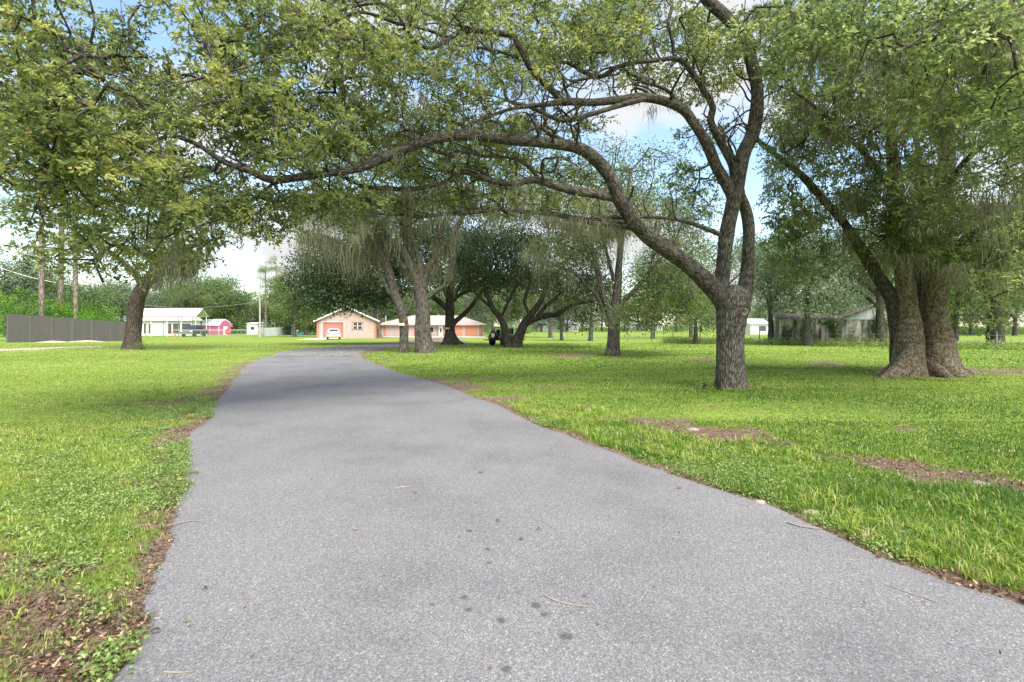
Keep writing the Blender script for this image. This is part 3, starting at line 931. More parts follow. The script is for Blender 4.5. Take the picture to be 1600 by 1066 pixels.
# moss curtains under the lowest limb
MX = []
for px, py, dd, n_ in ((960, 356, 12.3, 6), (935, 352, 12.4, 8), (905, 348, 12.4, 9), (880, 345, 12.3, 8), (850, 340, 12.1, 7), (820, 332, 11.9, 5), (790, 328, 11.8, 4), (700, 340, 11.4, 4), (730, 300, 11.6, 5), (640, 296, 10.5, 5), (600, 335, 10.9, 5), (555, 330, 10.6, 4), (285, 385, 8.5, 4), (262, 400, 8.6, 3), (1020, 160, 12.2, 2), (485, 40, 9, 3), (640, 150, 9.6, 3), (600, 245, 9.6, 3), (450, 190, 8.6, 3), (700, 70, 10, 3), (830, 150, 11.5, 3), (345, 250, 8.4, 2), (180, 250, 8, 2), (760, 213, 10.6, 3)):
    q_ = Pt(px, py, dd); MX.append(q_ + rng.normal(size=(n_, 3)) * np.array([.18, .4, .03]))
MX = np.repeat(np.concatenate(MX), 2, 0)
build_tree('oak_tree', 'grey oak forking low right of the driveway, its long limbs arching left over it', g0, main, T1, M['bark_limb'], M['leaf_near'],
           K=66, sig=.145, L=.080, Wd=.035, sprig=6, side=2.6, seed=1, rmin=.006, flare=(.30, .28, 5, .4), sides=28, step=.35, jit=.05, wob=.035, rmax=.05,
           bark_trunk=M['bark'], cut=-0.5, moss=dict(n=300, k=18, len=.6, w=.010, where=mosswhere, spread=.07, extra=MX))

oak = [o_ for o_ in bpy.data.objects if o_.get('label', '').startswith('grey oak forking low')][0]
q_ = Pt(1163, 487, D - .37); kn = G(); n = 18
for j, (rr_, yy) in enumerate(((.100, .06), (.098, -.005), (.078, -.03), (.060, -.012), (.045, .01))):
    for k in range(n):
        a_ = 2 * math.pi * k / n; w_ = 1 + .07 * math.sin(3 * a_ + 1)
        kn.v.append((q_[0] - g0[0] + rr_ * w_ * .8 * math.cos(a_), q_[1] - g0[1] + yy, q_[2] - g0[2] + rr_ * w_ * math.sin(a_)))
for j in range(4):
    for k in range(n): kn.f.append((j * n + k, (j + 1) * n + k, (j + 1) * n + (k + 1) % n, j * n + (k + 1) % n))
kno = kn.obj('pruned_knot', wornmat('cut_wood', (.30, .24, .17), .9, .4, 20, streak=False), oak, smooth=True)
kc = G(); kc.add([(q_[0] - g0[0] + .047 * .8 * math.cos(2 * math.pi * k / n), q_[1] - g0[1] + .008, q_[2] - g0[2] + .047 * math.sin(2 * math.pi * k / n)) for k in range(n)], [tuple(range(n))]).obj('heartwood', wornmat('red_heartwood', (.13, .055, .03), .9, .4, 20, streak=False), kno)

# ------------------------------------------------------------------ big oak on the right
SCALE_W[0] = .88
g1_ = gnd(1440, 588)
d = 16.6
roots = []
for px, py, dd, r0 in ((1372, 590, -.1, .22), (1386, 593, -.9, .30), (1425, 594, -.85, .17), (1484, 594, -.95, .2), (1507, 592, -.8, .30), (1520, 590, .2, .22), (1512, 586, .9, .2), (1378, 580, .8, .2)):
    e = np.array([(px - 800) / F * (d + dd), d + dd, -.02]); c0 = np.array([(1440 - 800) / F * d, d, 0])
    dirv = (e - c0); s0 = c0 + dirv * .22
    hg = .95 if abs(px - 1440) > 45 else .5
    roots.append([(s0[0], s0[1], hg, r0 * .9), (c0[0] + dirv[0] * .45, c0[1] + dirv[1] * .45, hg * .5, r0 * 1.05), (c0[0] + dirv[0] * .66, c0[1] + dirv[1] * .66, .17, r0 * 1.0), (c0[0] + dirv[0] * .9, c0[1] + dirv[1] * .9, .04, r0 * .68), (c0[0] + dirv[0] * 1.22, c0[1] + dirv[1] * 1.22, -.05, r0 * .3)])
big = [
    S([(1424, 596, d, 60), (1420, 565, d, 50), (1421, 530, d, 44), (1420, 490, d, 33), (1415, 450, d, 30), (1409, 410, d, 27), (1404, 350, d, 24), (1398, 280, d, 22), (1392, 200, d, 15), (1396, 100, d, 9)]),
    S([(1465, 598, d - .1, 78), (1466, 565, d - .1, 62), (1464, 530, d, 48), (1460, 490, d, 39), (1461, 440, d, 36), (1466, 380, d, 31), (1474, 310, d, 26), (1480, 230, d, 24), (1478, 150, d, 16), (1484, 60, d, 10)]),
    S([(1412, 590, d + .3, 40), (1408, 545, d + .3, 32), (1402, 505, d + .3, 27), (1387, 459, d + .3, 23), (1370, 428, d + .3, 21), (1349, 394, d + .3, 19), (1327, 360, d + .2, 16), (1304, 332, d + .2, 14), (1278, 302, d + .1, 12), (1253, 276, d, 11), (1222, 250, d - .1, 9), (1192, 226, d - .2, 8), (1165, 200, d - .3, 5)]),
    S([(1455, 530, d + .5, 30), (1446, 490, d + .6, 24), (1440, 430, d + .7, 22), (1436, 360, d + .8, 18), (1438, 280, d + .9, 12), (1430, 200, d + 1, 7)]),
    S([(1462, 420, d, 16), (1500, 380, d - .8, 13), (1550, 352, d - 1.6, 12), (1610, 340, d - 2.4, 10), (1680, 300, d - 3, 7), (1760, 250, d - 3.5, 4)]),
    S([(1470, 300, d, 12), (1520, 240, d - 1.2, 10), (1580, 190, d - 2.4, 8), (1650, 150, d - 3.6, 5)]),
    S([(1400, 300, d, 11), (1350, 240, d - .8, 9), (1300, 190, d - 1.8, 7), (1250, 150, d - 2.6, 5), (1210, 130, d - 3, 3)]),
    S([(1480, 180, d, 12), (1420, 110, d - 2, 9), (1340, 60, d - 4, 7), (1250, 30, d - 5.5, 6), (1170, 20, d - 6.5, 4)]),
    S([(1484, 100, d, 11), (1540, 40, d - 3, 9), (1590, 10, d - 5, 8), (1560, -10, d - 7, 6), (1500, 10, d - 8, 5), (1440, 60, d - 8.4, 4), (1390, 90, d - 8.6, 3)]),
    S([(1590, 10, d - 5, 8), (1570, 30, d - 7, 8), (1578, 70, d - 8, 6), (1590, 120, d - 8, 4)]),
]
T2 = blobs([
    (1222, 330, 45, 90, 16, 19, 90), (1250, 420, 40, 30, 16, 18, 20),
    (1290, 250, 110, 130, 14.5, 18, 260), (1400, 260, 120, 170, 13.5, 18.5, 420), (1520, 260, 120, 190, 12, 18, 460), (1490, 370, 120, 60, 14, 17, 200), (1420, 350, 50, 40, 14.5, 16.5, 50),
    (1560, 420, 80, 50, 14, 17, 80), (1260, 390, 60, 60, 16, 19, 60), (1350, 330, 60, 60, 15, 18, 70), (1330, 130, 160, 100, 13, 18, 300), (1250, 60, 110, 70, 9.5, 14, 150),
    (1470, 100, 170, 100, 9, 16, 380), (1400, 30, 200, 50, 8, 12, 260), (1600, 120, 70, 120, 8.5, 13, 150), (1530, 480, 60, 30, 14, 17, 30),
    (1620, 330, 60, 120, 11, 16, 120), (1250, 200, 50, 60, 14, 17, 60), (1700, 200, 90, 200, 10, 16, 140), (1450, -90, 320, 90, 9, 18, 260)], 2)
px_, py_ = pxy(T2)
T2 = clear_limbs(T2, big[2:3], 8, 8, .2); px_, py_ = pxy(T2)
T2 = T2[~((px_ < 1200) & (py_ > 90)) & ~((np.abs(px_ - 1435) < 65) & (py_ > 405))]
build_tree('oak_tree', 'massive oak on the right with three trunks rising from flared roots', g1_, big, T2, M['bark_limb'], M['leaf_right'],
           K=45, sig=.20, L=.105, Wd=.052, sprig=5, side=.5, seed=2, rmin=.005, trunk_n=2, flare=(.22, .4, 4, .3), sides=28, roots=roots, step=.45, jit=.08, wob=.025, rmax=.05,
           bark_trunk=M['bark_big'], cut=-0.45, skel_from=.4,
           moss=dict(n=900, k=22, len=1.3, w=.017, extra=np.repeat(blobs([(1360, 90, 40, 40, 9.5, 12, 12), (1575, 40, 25, 50, 9, 10, 10), (1450, 170, 40, 50, 11, 14, 14), (1300, 60, 40, 30, 10, 12, 8), (1480, 300, 60, 50, 13, 15, 14), (1420, 385, 50, 20, 14.5, 15.8, 14), (1560, 320, 40, 40, 12, 14, 10), (1300, 330, 50, 40, 15, 17, 8), (1520, 420, 50, 20, 14, 15, 10)], 77), 2, 0), where=lambda P_: (pxy(P_)[1] < 420) & (P_[:, 1] > 10), spread=.16))

SCALE_W[0] = .86
# ------------------------------------------------------------------ oak left of the driveway
d = 35.0
g = gnd(207, 546)
left_oak = [
    S([(207, 548, d, 28), (208, 525, d, 25), (210, 495, d, 24), (214, 468, d, 24), (224, 448, d, 22), (237, 428, d, 14), (246, 405, d, 13), (250, 370, d, 11), (256, 320, d, 8)]),
    S([(222, 448, d, 14), (212, 430, d, 11), (190, 408, d, 9), (165, 390, d - 1, 7), (130, 365, d - 2, 5)]),
    S([(237, 430, d, 14), (262, 405, d, 12), (300, 385, d - 1, 8), (350, 370, d - 2, 5)]),
]
T3 = blobs([(200, 320, 120, 80, 30, 39, 150), (290, 320, 100, 60, 31, 39, 100), (130, 360, 70, 50, 30, 38, 34), (270, 395, 60, 26, 31, 38, 40), (190, 250, 120, 60, 32, 38, 80), (350, 345, 60, 34, 32, 38, 30), (180, 412, 80, 24, 33, 37, 34), (220, 425, 40, 10, 32, 34, 12)], 3)
mx_ = blobs([(283, 405, 14, 8, 31, 33, 10), (262, 410, 14, 10, 31, 33, 6), (300, 395, 20, 10, 31, 33, 8), (245, 428, 6, 4, 33, 34, 3)], 31)
build_tree('oak_tree', 'stout brown oak standing alone on the lawn left of the driveway', g, left_oak, T3[rng.uniform(size=len(T3)) < np.where(pxy(T3)[1] > 385, .45, .9)], M['bark_brown'], M['leaf_mid'],
           K=44, sig=.5, L=.20, Wd=.10, seed=3, rmin=.014, flare=(.35, .5, 5, 1), sides=20, step=.8, jit=.15, cut=-.55, rmax=.09,
           moss=dict(n=60, k=16, len=2.6, w=.03, spread=.2, extra=np.repeat(mx_, 9, 0), where=lambda P_: pxy(P_)[0] > 225))

# ------------------------------------------------------------------ grove in the middle distance
d = 30.5
build_tree('oak_tree', 'leaning mossy oak with a small wooden plaque, left of its thicker twin by the bend', gnd(631, 549), [
    S([(631, 551, d, 18), (631, 530, d, 16), (631, 508, d, 15.5), (627, 486, d, 16), (616, 457, d, 16), (608, 426, d, 15), (598, 400, d, 13), (593, 379, d, 12), (584, 345, d, 10), (570, 300, d, 7), (560, 250, d, 4)]),
    S([(610, 460, d, 9), (590, 420, d, 8), (572, 397, d - .5, 7), (532, 379, d - 1.4, 6), (496, 366, d - 2, 4), (470, 372, d - 2.4, 2.5)]),
    S([(632, 494, d, 8), (637, 486, d, 8), (645, 468, d, 7), (651, 452, d + .3, 6), (668, 430, d + .6, 4)]),
    S([(598, 400, d, 8), (575, 370, d, 7), (545, 340, d, 6), (520, 322, d - .5, 4)]),
], blobs([(560, 290, 110, 60, 27, 33, 150), (520, 350, 60, 30, 27, 31, 36), (600, 220, 100, 50, 27, 34, 110), (610, 340, 50, 30, 28, 33, 22)], 4), M['bark_far'], M['leaf_mid'],
    K=40, sig=.45, L=.17, Wd=.08, seed=4, rmin=.012, flare=(.3, .4, 5, 1), sides=16, step=.7, jit=.12, cut=-.5, rmax=.07,
    moss=dict(n=230, k=26, len=3.0, w=.022, spread=.17, where=lambda P_: (pxy(P_)[1] > 300) & (pxy(P_)[1] < 400)))
build_tree('oak_tree', 'thick grey oak with a double fused trunk beside the leaning one', gnd(664, 551), [
    S([(664, 553, d, 34), (662, 530, d, 29), (661, 500, d, 27), (661, 480, d, 25), (657, 457, d, 22), (648, 431, d, 17), (637, 405, d, 15), (627, 392, d, 14), (606, 371, d, 11), (594, 350, d, 9), (575, 310, d, 6)]),
    S([(655, 548, d - .2, 14), (653, 510, d - .2, 12), (655, 470, d - .1, 10), (657, 440, d, 8)]),
    S([(640, 415, d, 11), (635, 400, d, 11), (632, 352, d, 9), (631, 316, d, 8), (626, 240, d, 5)]),
    S([(659, 450, d, 12), (658, 429, d, 11), (651, 392, d, 10), (638, 371, d, 8), (620, 340, d, 5)]),
    S([(662, 450, d, 14), (665, 431, d, 12), (679, 405, d, 11), (703, 371, d, 10), (729, 326, d, 8), (745, 270, d, 5)]),
    S([(665, 468, d, 10), (674, 460, d, 9), (686, 452, d, 8), (694, 446, d, 7), (700, 430, d, 5), (706, 395, d, 3)]),
    S([(679, 405, d, 6), (684, 370, d, 5), (700, 330, d, 3)]),
], blobs([(660, 240, 140, 80, 27, 35, 260), (780, 250, 90, 60, 28, 36, 130), (850, 300, 60, 30, 29, 36, 50), (740, 290, 80, 50, 28, 35, 80), (640, 320, 90, 30, 28, 34, 40), (780, 330, 50, 30, 28, 33, 20)], 5), M['bark_far'], M['leaf_mid'],
    K=40, sig=.45, L=.17, Wd=.08, seed=5, rmin=.012, flare=(.45, .4, 3, 1), sides=20, step=.7, jit=.12, cut=-.5, rmax=.07,
    moss=dict(n=220, k=26, len=3.0, w=.022, spread=.17, where=lambda P_: (pxy(P_)[1] > 290) & (pxy(P_)[1] < 430)))
d = 44.5
build_tree('oak_tree', 'dark trunked oak in front of the pink house with a wide shady crown', gnd(705, 538), [
    S([(704, 539, d, 30), (703, 520, d, 18), (703, 500, d, 17), (703, 480, d, 16), (703, 457, d, 13), (712, 418, d, 10), (716, 375, d, 7)]),
    S([(703, 490, d, 12), (695, 479, d, 11), (680, 467, d, 9), (665, 454, d - .5, 7), (640, 430, d - 1, 5), (600, 415, d - 2, 4), (550, 410, d - 3, 3)]),
    S([(706, 512, d, 9), (712, 502, d, 9), (732, 484, d, 8), (750, 460, d, 8), (760, 440, d, 6), (780, 415, d, 4)]),
    S([(704, 475, d, 8), (720, 460, d, 7), (745, 452, d - 1, 5), (790, 440, d - 2, 4), (830, 425, d - 3, 2.5)]),
    S([(702, 470, d, 8), (690, 440, d, 7), (680, 400, d, 5), (665, 370, d, 4)]),
    S([(704, 470, d, 8), (728, 430, d, 7), (745, 390, d, 5)]),
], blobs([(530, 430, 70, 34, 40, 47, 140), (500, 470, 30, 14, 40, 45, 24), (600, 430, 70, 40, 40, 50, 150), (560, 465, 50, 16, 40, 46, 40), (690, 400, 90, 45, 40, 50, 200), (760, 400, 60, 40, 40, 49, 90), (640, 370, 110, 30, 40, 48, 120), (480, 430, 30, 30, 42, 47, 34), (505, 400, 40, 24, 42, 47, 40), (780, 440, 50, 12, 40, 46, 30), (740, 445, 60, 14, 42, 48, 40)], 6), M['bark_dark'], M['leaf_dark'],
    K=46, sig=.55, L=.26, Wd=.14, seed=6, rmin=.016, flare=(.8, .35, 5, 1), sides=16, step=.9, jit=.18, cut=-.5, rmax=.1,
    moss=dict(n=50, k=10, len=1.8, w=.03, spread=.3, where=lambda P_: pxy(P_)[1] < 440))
d = 38.0
build_tree('oak_tree', 'low V shaped dark oak with the parked jeep beside it', gnd(803, 544), [
    S([(806, 546, d, 24), (808, 535, d, 20), (813, 520, d, 17), (820, 505, d, 15), (831, 490, d, 13), (845, 470, d, 10), (858, 440, d, 8), (880, 415, d, 5)]),
    S([(796, 546, d, 18), (791, 530, d, 14), (787, 510, d, 12), (781, 496, d, 12), (770, 482, d, 10), (764, 466, d, 9), (757, 447, d, 8), (765, 420, d, 6), (780, 390, d, 4)]),
    S([(818, 508, d, 12), (834, 500, d, 11), (852, 494, d - .5, 11), (870, 491, d - 1, 9), (884, 482, d - 1.5, 7), (905, 474, d - 2, 6), (930, 470, d - 3, 4)]),
    S([(838, 498, d, 8), (851, 480, d, 7), (866, 468, d - .5, 6), (885, 450, d - 1, 5), (915, 438, d - 1.5, 4), (950, 430, d - 2, 2.5)]),
    S([(783, 498, d, 6), (790, 480, d, 5), (800, 460, d, 4), (815, 430, d, 3)]),
    S([(770, 482, d, 6), (745, 460, d, 5), (730, 440, d, 3)]),
    S([(828, 494, d, 7), (820, 470, d, 6), (828, 440, d, 5), (820, 400, d, 3)]),
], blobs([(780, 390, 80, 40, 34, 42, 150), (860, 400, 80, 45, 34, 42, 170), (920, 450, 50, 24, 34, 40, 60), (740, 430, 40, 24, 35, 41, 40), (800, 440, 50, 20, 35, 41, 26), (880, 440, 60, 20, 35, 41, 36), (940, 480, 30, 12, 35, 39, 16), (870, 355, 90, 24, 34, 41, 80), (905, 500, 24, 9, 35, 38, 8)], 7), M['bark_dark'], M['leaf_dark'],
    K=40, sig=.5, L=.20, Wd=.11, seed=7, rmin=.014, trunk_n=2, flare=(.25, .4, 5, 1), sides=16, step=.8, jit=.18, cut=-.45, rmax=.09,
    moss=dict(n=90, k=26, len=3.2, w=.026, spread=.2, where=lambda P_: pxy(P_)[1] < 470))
d = 27.6
build_tree('oak_tree', 'grey many stemmed oak on the lawn between the V shaped one and the arching one', gnd(957, 557), [
    S([(957, 559, d, 27), (958, 545, d, 23), (959, 517, d, 21), (961, 495, d, 20), (962, 475, d, 17), (965, 455, d, 15), (967, 417, d, 13), (970, 380, d, 11), (976, 330, d, 8), (985, 270, d, 4)]),
    S([(956, 510, d, 14), (951, 485, d, 13), (940, 455, d, 12), (932, 417, d, 11), (925, 392, d, 10), (910, 375, d, 8), (885, 350, d, 5)]),
    S([(950, 510, d, 7), (943, 490, d, 7), (932, 462, d - .3, 6), (918, 448, d - .6, 5), (900, 430, d - 1, 4), (880, 418, d - 1.4, 3)]),
    S([(965, 490, d, 10), (973, 473, d, 9), (995, 450, d, 8), (1012, 428, d, 7), (1030, 407, d, 6), (1050, 385, d, 4), (1070, 340, d, 2.5)]),
    S([(960, 440, d, 7), (952, 410, d, 6), (944, 380, d, 5), (935, 340, d, 3)]),
    S([(974, 490, d - .5, 3.5), (988, 500, d - 1, 3), (1010, 505, d - 2, 2.5), (1030, 500, d - 2.6, 2)]),
], blobs([(930, 310, 100, 60, 24, 31, 200), (1010, 300, 80, 70, 25, 31, 100), (1060, 400, 50, 40, 25, 31, 90), (1040, 450, 60, 36, 24, 30, 120), (1000, 490, 50, 20, 24, 28, 50), (880, 390, 70, 24, 24, 29, 60), (1075, 470, 30, 30, 25, 29, 40), (960, 240, 60, 30, 25, 30, 34), (905, 280, 70, 40, 25, 31, 50), (1070, 330, 50, 40, 25, 31, 40)], 8), M['bark_far'], M['leaf_mid'],
    K=40, sig=.4, L=.15, Wd=.075, seed=8, rmin=.010, flare=(.35, .35, 5, 2), sides=18, step=.7, jit=.12, cut=-.45, rmax=.06,
    moss=dict(n=260, k=26, len=2.4, w=.018, spread=.16, where=lambda P_: (pxy(P_)[1] > 290) & (pxy(P_)[1] < 430)))

# ------------------------------------------------------------------ small trees along the field fence
def field_tree(px, py, d, h, r, label, seed, leafm, bark=M['bark_far'], lean=0.3, trunk=.3, bare=.35, group=None, nt=110, K=34, L=.2, moss=None, name='tree', sig=.5):
    x = (px - 800) / F * d; z = float(gz(0, d))
    rr = random.Random(seed)
    lx, ly = rr.uniform(-lean, lean), rr.uniform(-lean, lean)
    tr = [(x, d, z - .1, trunk * 1.2), (x + lx * .4, d + ly * .4, z + h * .2, trunk * .85), (x + lx, d + ly, z + h * .45, trunk * .62), (x + lx * 1.2, d + ly, z + h * .7, trunk * .35), (x + lx, d + ly, z + h * .92, trunk * .12)]
    st = [tr]
    for k in range(5):
        a_ = rr.uniform(0, 6.28); f = rr.uniform(.28, .6); s_ = rr.uniform(.5, .85) * r
        bx, by, bz = x + lx * f * 2 * .8, d + ly * f * 2 * .8, z + h * f
        st.append([(bx, by, bz, trunk * .4), (bx + math.cos(a_) * s_ * .5, by + math.sin(a_) * s_ * .5, bz + h * .12, trunk * .28), (bx + math.cos(a_) * s_, by + math.sin(a_) * s_, bz + h * .2, trunk * .12)])
    T = []
    for k in range(7):
        a_ = rr.uniform(0, 6.28); q = rr.uniform(.2, .6) * r; zz = z + h * (bare + (1 - bare) * rr.uniform(.2, .8))
        T.append(ell((x + lx + math.cos(a_) * q, d + ly + math.sin(a_) * q, zz), (r * .55, r * .55, h * (1 - bare) * .26), nt // 7, seed * 10 + k))
    T = np.concatenate(T)
    return build_tree(name, label, (x, d, z), st, T, bark, leafm, K=K, sig=sig, L=L, Wd=L * .55, seed=seed, rmin=L * .07, flare=(.3, .3, 5, 0), sides=10, step=1.0, jit=.2, rmax=.1, moss=moss, group=group)


field_tree(1087, 535, 47, 6.5, 3.2, 'small leafy tree at the wire fence left of the arching oak trunk', 41, M['leaf_mid'], trunk=.2, bare=.2)
field_tree(923, 527, 60, 8, 3.8, 'slim forked tree at the fence just behind the many stemmed oak', 42, M['leaf_mid'], trunk=.25)
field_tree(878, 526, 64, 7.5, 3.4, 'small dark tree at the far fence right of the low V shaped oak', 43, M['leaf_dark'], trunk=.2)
mg_ = dict(n=60, k=14, len=1.4, w=.05, spread=.4)
field_tree(1262, 541, 41, 9, 3.6, 'pale mossy tree leaning over the left part of the old shed', 44, M['leaf_grey'], trunk=.32, bare=.22, moss=mg_, nt=200, K=46)
field_tree(1205, 535, 46, 10, 3.5, 'pale mossy tree left of the old shed', 45, M['leaf_grey'], trunk=.25, bare=.2, moss=mg_, nt=200, K=46)
field_tree(1315, 533, 48, 13, 4.2, 'grey green tree rising behind the old shed roof', 46, M['leaf_grey'], trunk=.3, bare=.3, moss=mg_, nt=240, K=46)
field_tree(1376, 541, 39.5, 9.5, 3.0, 'ivy clad dark trunk at the right end of the old shed', 47, M['leaf_mid'], M['bark_dark'], trunk=.36, bare=.35, nt=150, moss=mg_)
field_tree(1492, 537, 44, 10, 3.6, 'slender mossy tree right of the big three trunk oak', 48, M['leaf_right'], trunk=.24, bare=.3, moss=mg_, nt=200, K=40)
field_tree(1556, 541, 40, 11, 4.4, 'dark mossy trunked tree near the right edge beyond the fence', 49, M['leaf_right'], M['bark_dark'], trunk=.5, bare=.3, moss=mg_, nt=240, K=40)
field_tree(1640, 537, 45, 11, 4.5, 'leafy tree beyond the fence at the far right edge', 50, M['leaf_right'], trunk=.4, bare=.2, nt=220, K=40)
field_tree(1140, 526, 66, 14, 5.2, 'tall pale tree in the field behind the arching oak trunk', 51, M['leaf_grey'], trunk=.3, bare=.25, nt=200, K=36, L=.26)
field_tree(1440, 528, 60, 16, 6, 'tall tree in the field behind the three trunk oak', 52, M['leaf_mid'], trunk=.35, bare=.25, nt=260, K=36, L=.28)
field_tree(1240, 526, 68, 17, 6, 'tall broad tree in the field behind the left end of the old shed', 53, M['leaf_mid'], trunk=.35, bare=.25, nt=260, K=36, L=.28)

field_tree(585, 526, 84, 17, 6.5, 'tall green tree rising right behind the pink garage', 54, M['leaf_far'], trunk=.35, bare=.15, nt=260, K=36, L=.32)
field_tree(690, 526, 118, 19, 8, 'big green tree behind the middle of the long pink house', 55, M['leaf_far'], trunk=.35, bare=.1, nt=280, K=34, L=.36)
field_tree(790, 526, 96, 15, 6.5, 'green tree right of the long pink house, behind the V shaped oak', 56, M['leaf_far'], trunk=.35, bare=.12, nt=260, K=36, L=.34)
field_tree(860, 526, 88, 14, 6, 'green tree in the field directly behind the limbs of the V shaped oak', 57, M['leaf_mid'], trunk=.3, bare=.3, nt=220, K=36, L=.32)
field_tree(1020, 526, 78, 15, 6, 'mossy tree in the field between the many stemmed and arching oaks', 58, M['leaf_grey'], trunk=.3, bare=.3, nt=240, K=36, L=.30)
field_tree(1080, 526, 90, 17, 6, 'tall mossy tree in the field just left of the arching oak trunk', 59, M['leaf_grey'], trunk=.3, bare=.28, nt=240, K=36, L=.32)
field_tree(460, 526, 96, 15, 5.5, 'dense dark tree left of the pink garage behind the pale fence', 60, M['leaf_mid'], trunk=.3, bare=.05, nt=260, K=36, L=.32)
field_tree(352, 526, 140, 15, 7, 'big rounded bright tree behind the magenta shed', 68, M['leaf_far'], trunk=.3, bare=.05, nt=300, K=36, L=.34)
field_tree(290, 526, 122, 13, 6.5, 'rounded dark tree behind the roof of the white carport', 69, M['leaf_mid'], trunk=.3, bare=.05, nt=260, K=36, L=.34)

# ------------------------------------------------------------------ pines and shrubs behind the dark metal fence
def pine(px, d, h, label, seed, trunk=.3):
    x = (px - 800) / F * d; z = float(gz(0, d)); rr = random.Random(seed)
    lx = rr.uniform(-.5, .5)
    tr = [(x, d, z - .1, trunk), (x + lx * .2, d, z + h * .3, trunk * .9), (x + lx * .6, d, z + h * .6, trunk * .72), (x + lx, d, z + h * .85, trunk * .5), (x + lx, d, z + h, trunk * .1)]
    st = [tr]; T = []
    for k in range(16):
        f = rr.uniform(.38, .97); a_ = rr.uniform(0, 6.28); s_ = (1.15 - f) * h * .26 + .6
        bz = z + h * f
        e = (x + lx * f + math.cos(a_) * s_, d + math.sin(a_) * s_, bz + rr.uniform(-.1, .6))
        st.append([(x + lx * f, d, bz, .07), (x + lx * f + math.cos(a_) * s_ * .5, d + math.sin(a_) * s_ * .5, bz + .1, .05), (e[0], e[1], e[2], .02)])
        T.append(ell(e, (.9, .9, .4), 5, seed * 31 + k))
        T.append(ell(((x + e[0]) / 2, (d + e[1]) / 2, e[2]), (.7, .7, .3), 2, seed * 37 + k))
    return build_tree('pine_tree', label, (x, d, z), st, np.concatenate(T), M['bark_pine'], M['needle'], K=60, sig=.38, L=.34, Wd=.035, seed=seed, rmin=.02, flare=None, sides=12, step=.8, jit=.1, rmax=.04, flat=.7, up=0.0)


pine(65, 61, 27, 'leftmost of the three tall pines behind the dark metal fence', 61, .30)
pine(94, 64, 29, 'middle one of the three tall pines behind the dark metal fence', 62, .30)
pine(118, 63, 28, 'rightmost of the three tall pines behind the dark metal fence', 63, .27)
pine(415, 118, 17, 'tall slim pine right of the utility pole in the far treeline', 64, .25)
pine(432, 126, 19, 'tall pine above the left end of the pale metal fence', 65, .25)


def shrub(px, d, h, r, label, seed, leafm=M['leaf_bush'], n=90, L=.17, K=34, name='shrub', group=None):
    x = (px - 800) / F * d; z = float(gz(0, d)); rr = random.Random(seed)
    st = []
    for k in range(6):
        a_ = rr.uniform(0, 6.28)
        st.append([(x, d, z - .05, .05), (x + math.cos(a_) * r * .2, d + math.sin(a_) * r * .2, z + h * .3, .04), (x + math.cos(a_) * r * .5, d + math.sin(a_) * r * .5, z + h * .65, .015)])
    T = np.concatenate([ell((x, d, z + h * .42), (r, r, h * .42), n, seed), ell((x + r * .3, d, z + h * .72), (r * .6, r * .6, h * .3), n // 3, seed + 1), ell((x - r * .5, d - r * .2, z + h * .6), (r * .5, r * .5, h * .3), n // 4, seed + 2)])
    return build_tree(name, label, (x, d, z), st, T, M['bark_dark'], leafm, K=K, sig=L * 1.5, L=L, Wd=L * .55, seed=seed, rmin=.008, trunk_n=0, sides=6, step=.6, jit=.08, cat='shrub', group=group)


shrub(20, 60, 6.4, 3.6, 'tall bright green shrub at the left edge behind the dark metal fence', 71)
shrub(75, 63, 5.6, 3.2, 'dense green shrub between the leftmost and middle pines', 72)
shrub(112, 64, 5.2, 2.8, 'green shrub behind the two right pines', 73)
shrub(150, 64, 4.4, 3.0, 'yellow green shrub at the right end of the dark metal fence', 74)
shrub(-50, 58, 7.0, 4.0, 'big green shrub cut by the left edge of the photo', 75)
shrub(221, 34, .5, .28, 'small green sapling at the foot of the stout left oak', 76, M['weed'], 14, .09, 16, 'sapling')
shrub(1100, 12.9, .22, .16, 'tiny leafy sprout left of the arching oak trunk base', 77, M['weed'], 10, .05, 10, 'sapling')

# ------------------------------------------------------------------ treeline all round: a few kinds, each tree an object of its own

def proto(seed, h, r, leafm, nt, K, L, bare, label, px, d, moss=None):
    return field_tree(px, 0, d, h, r, label, seed, leafm, trunk=.38, bare=bare, nt=nt, K=K, L=L, sig=.85, moss=moss, group='distant trees along the treeline')


LABF = ['rounded mid green tree in the distant treeline', 'tall airy tree in the distant treeline', 'broad grey green tree in the distant treeline', 'dark bushy tree in the distant treeline']
PR = [proto(81, 13, 6.5, M['leaf_far'], 230, 30, .42, .06, LABF[0], 330, 150),
      proto(82, 18, 5.0, M['leaf_far'], 190, 26, .40, .22, LABF[1], 440, 150),
      proto(83, 14, 7.5, M['leaf_grey'], 240, 30, .42, .08, LABF[2], 880, 170),
      proto(84, 12, 6.5, M['leaf_far'], 230, 30, .42, .05, LABF[3], 560, 132)]
rr = random.Random(5)
spots = []
for i, px in enumerate(range(-60, 760, 27)):
    spots.append((px + rr.uniform(-9, 9), rr.uniform(138, 172), rr.choice([0, 0, 1, 3, 2]), rr.uniform(.8, 1.4)))
for i, px in enumerate(range(760, 1300, 30)):
    spots.append((px + rr.uniform(-10, 10), rr.uniform(160, 215), rr.choice([0, 2, 2, 3]), rr.uniform(.75, 1.1)))
for i, px in enumerate(range(1300, 1720, 36)):
    spots.append((px + rr.uniform(-10, 10), rr.uniform(95, 140), rr.choice([0, 2, 1]), rr.uniform(.7, 1.1)))
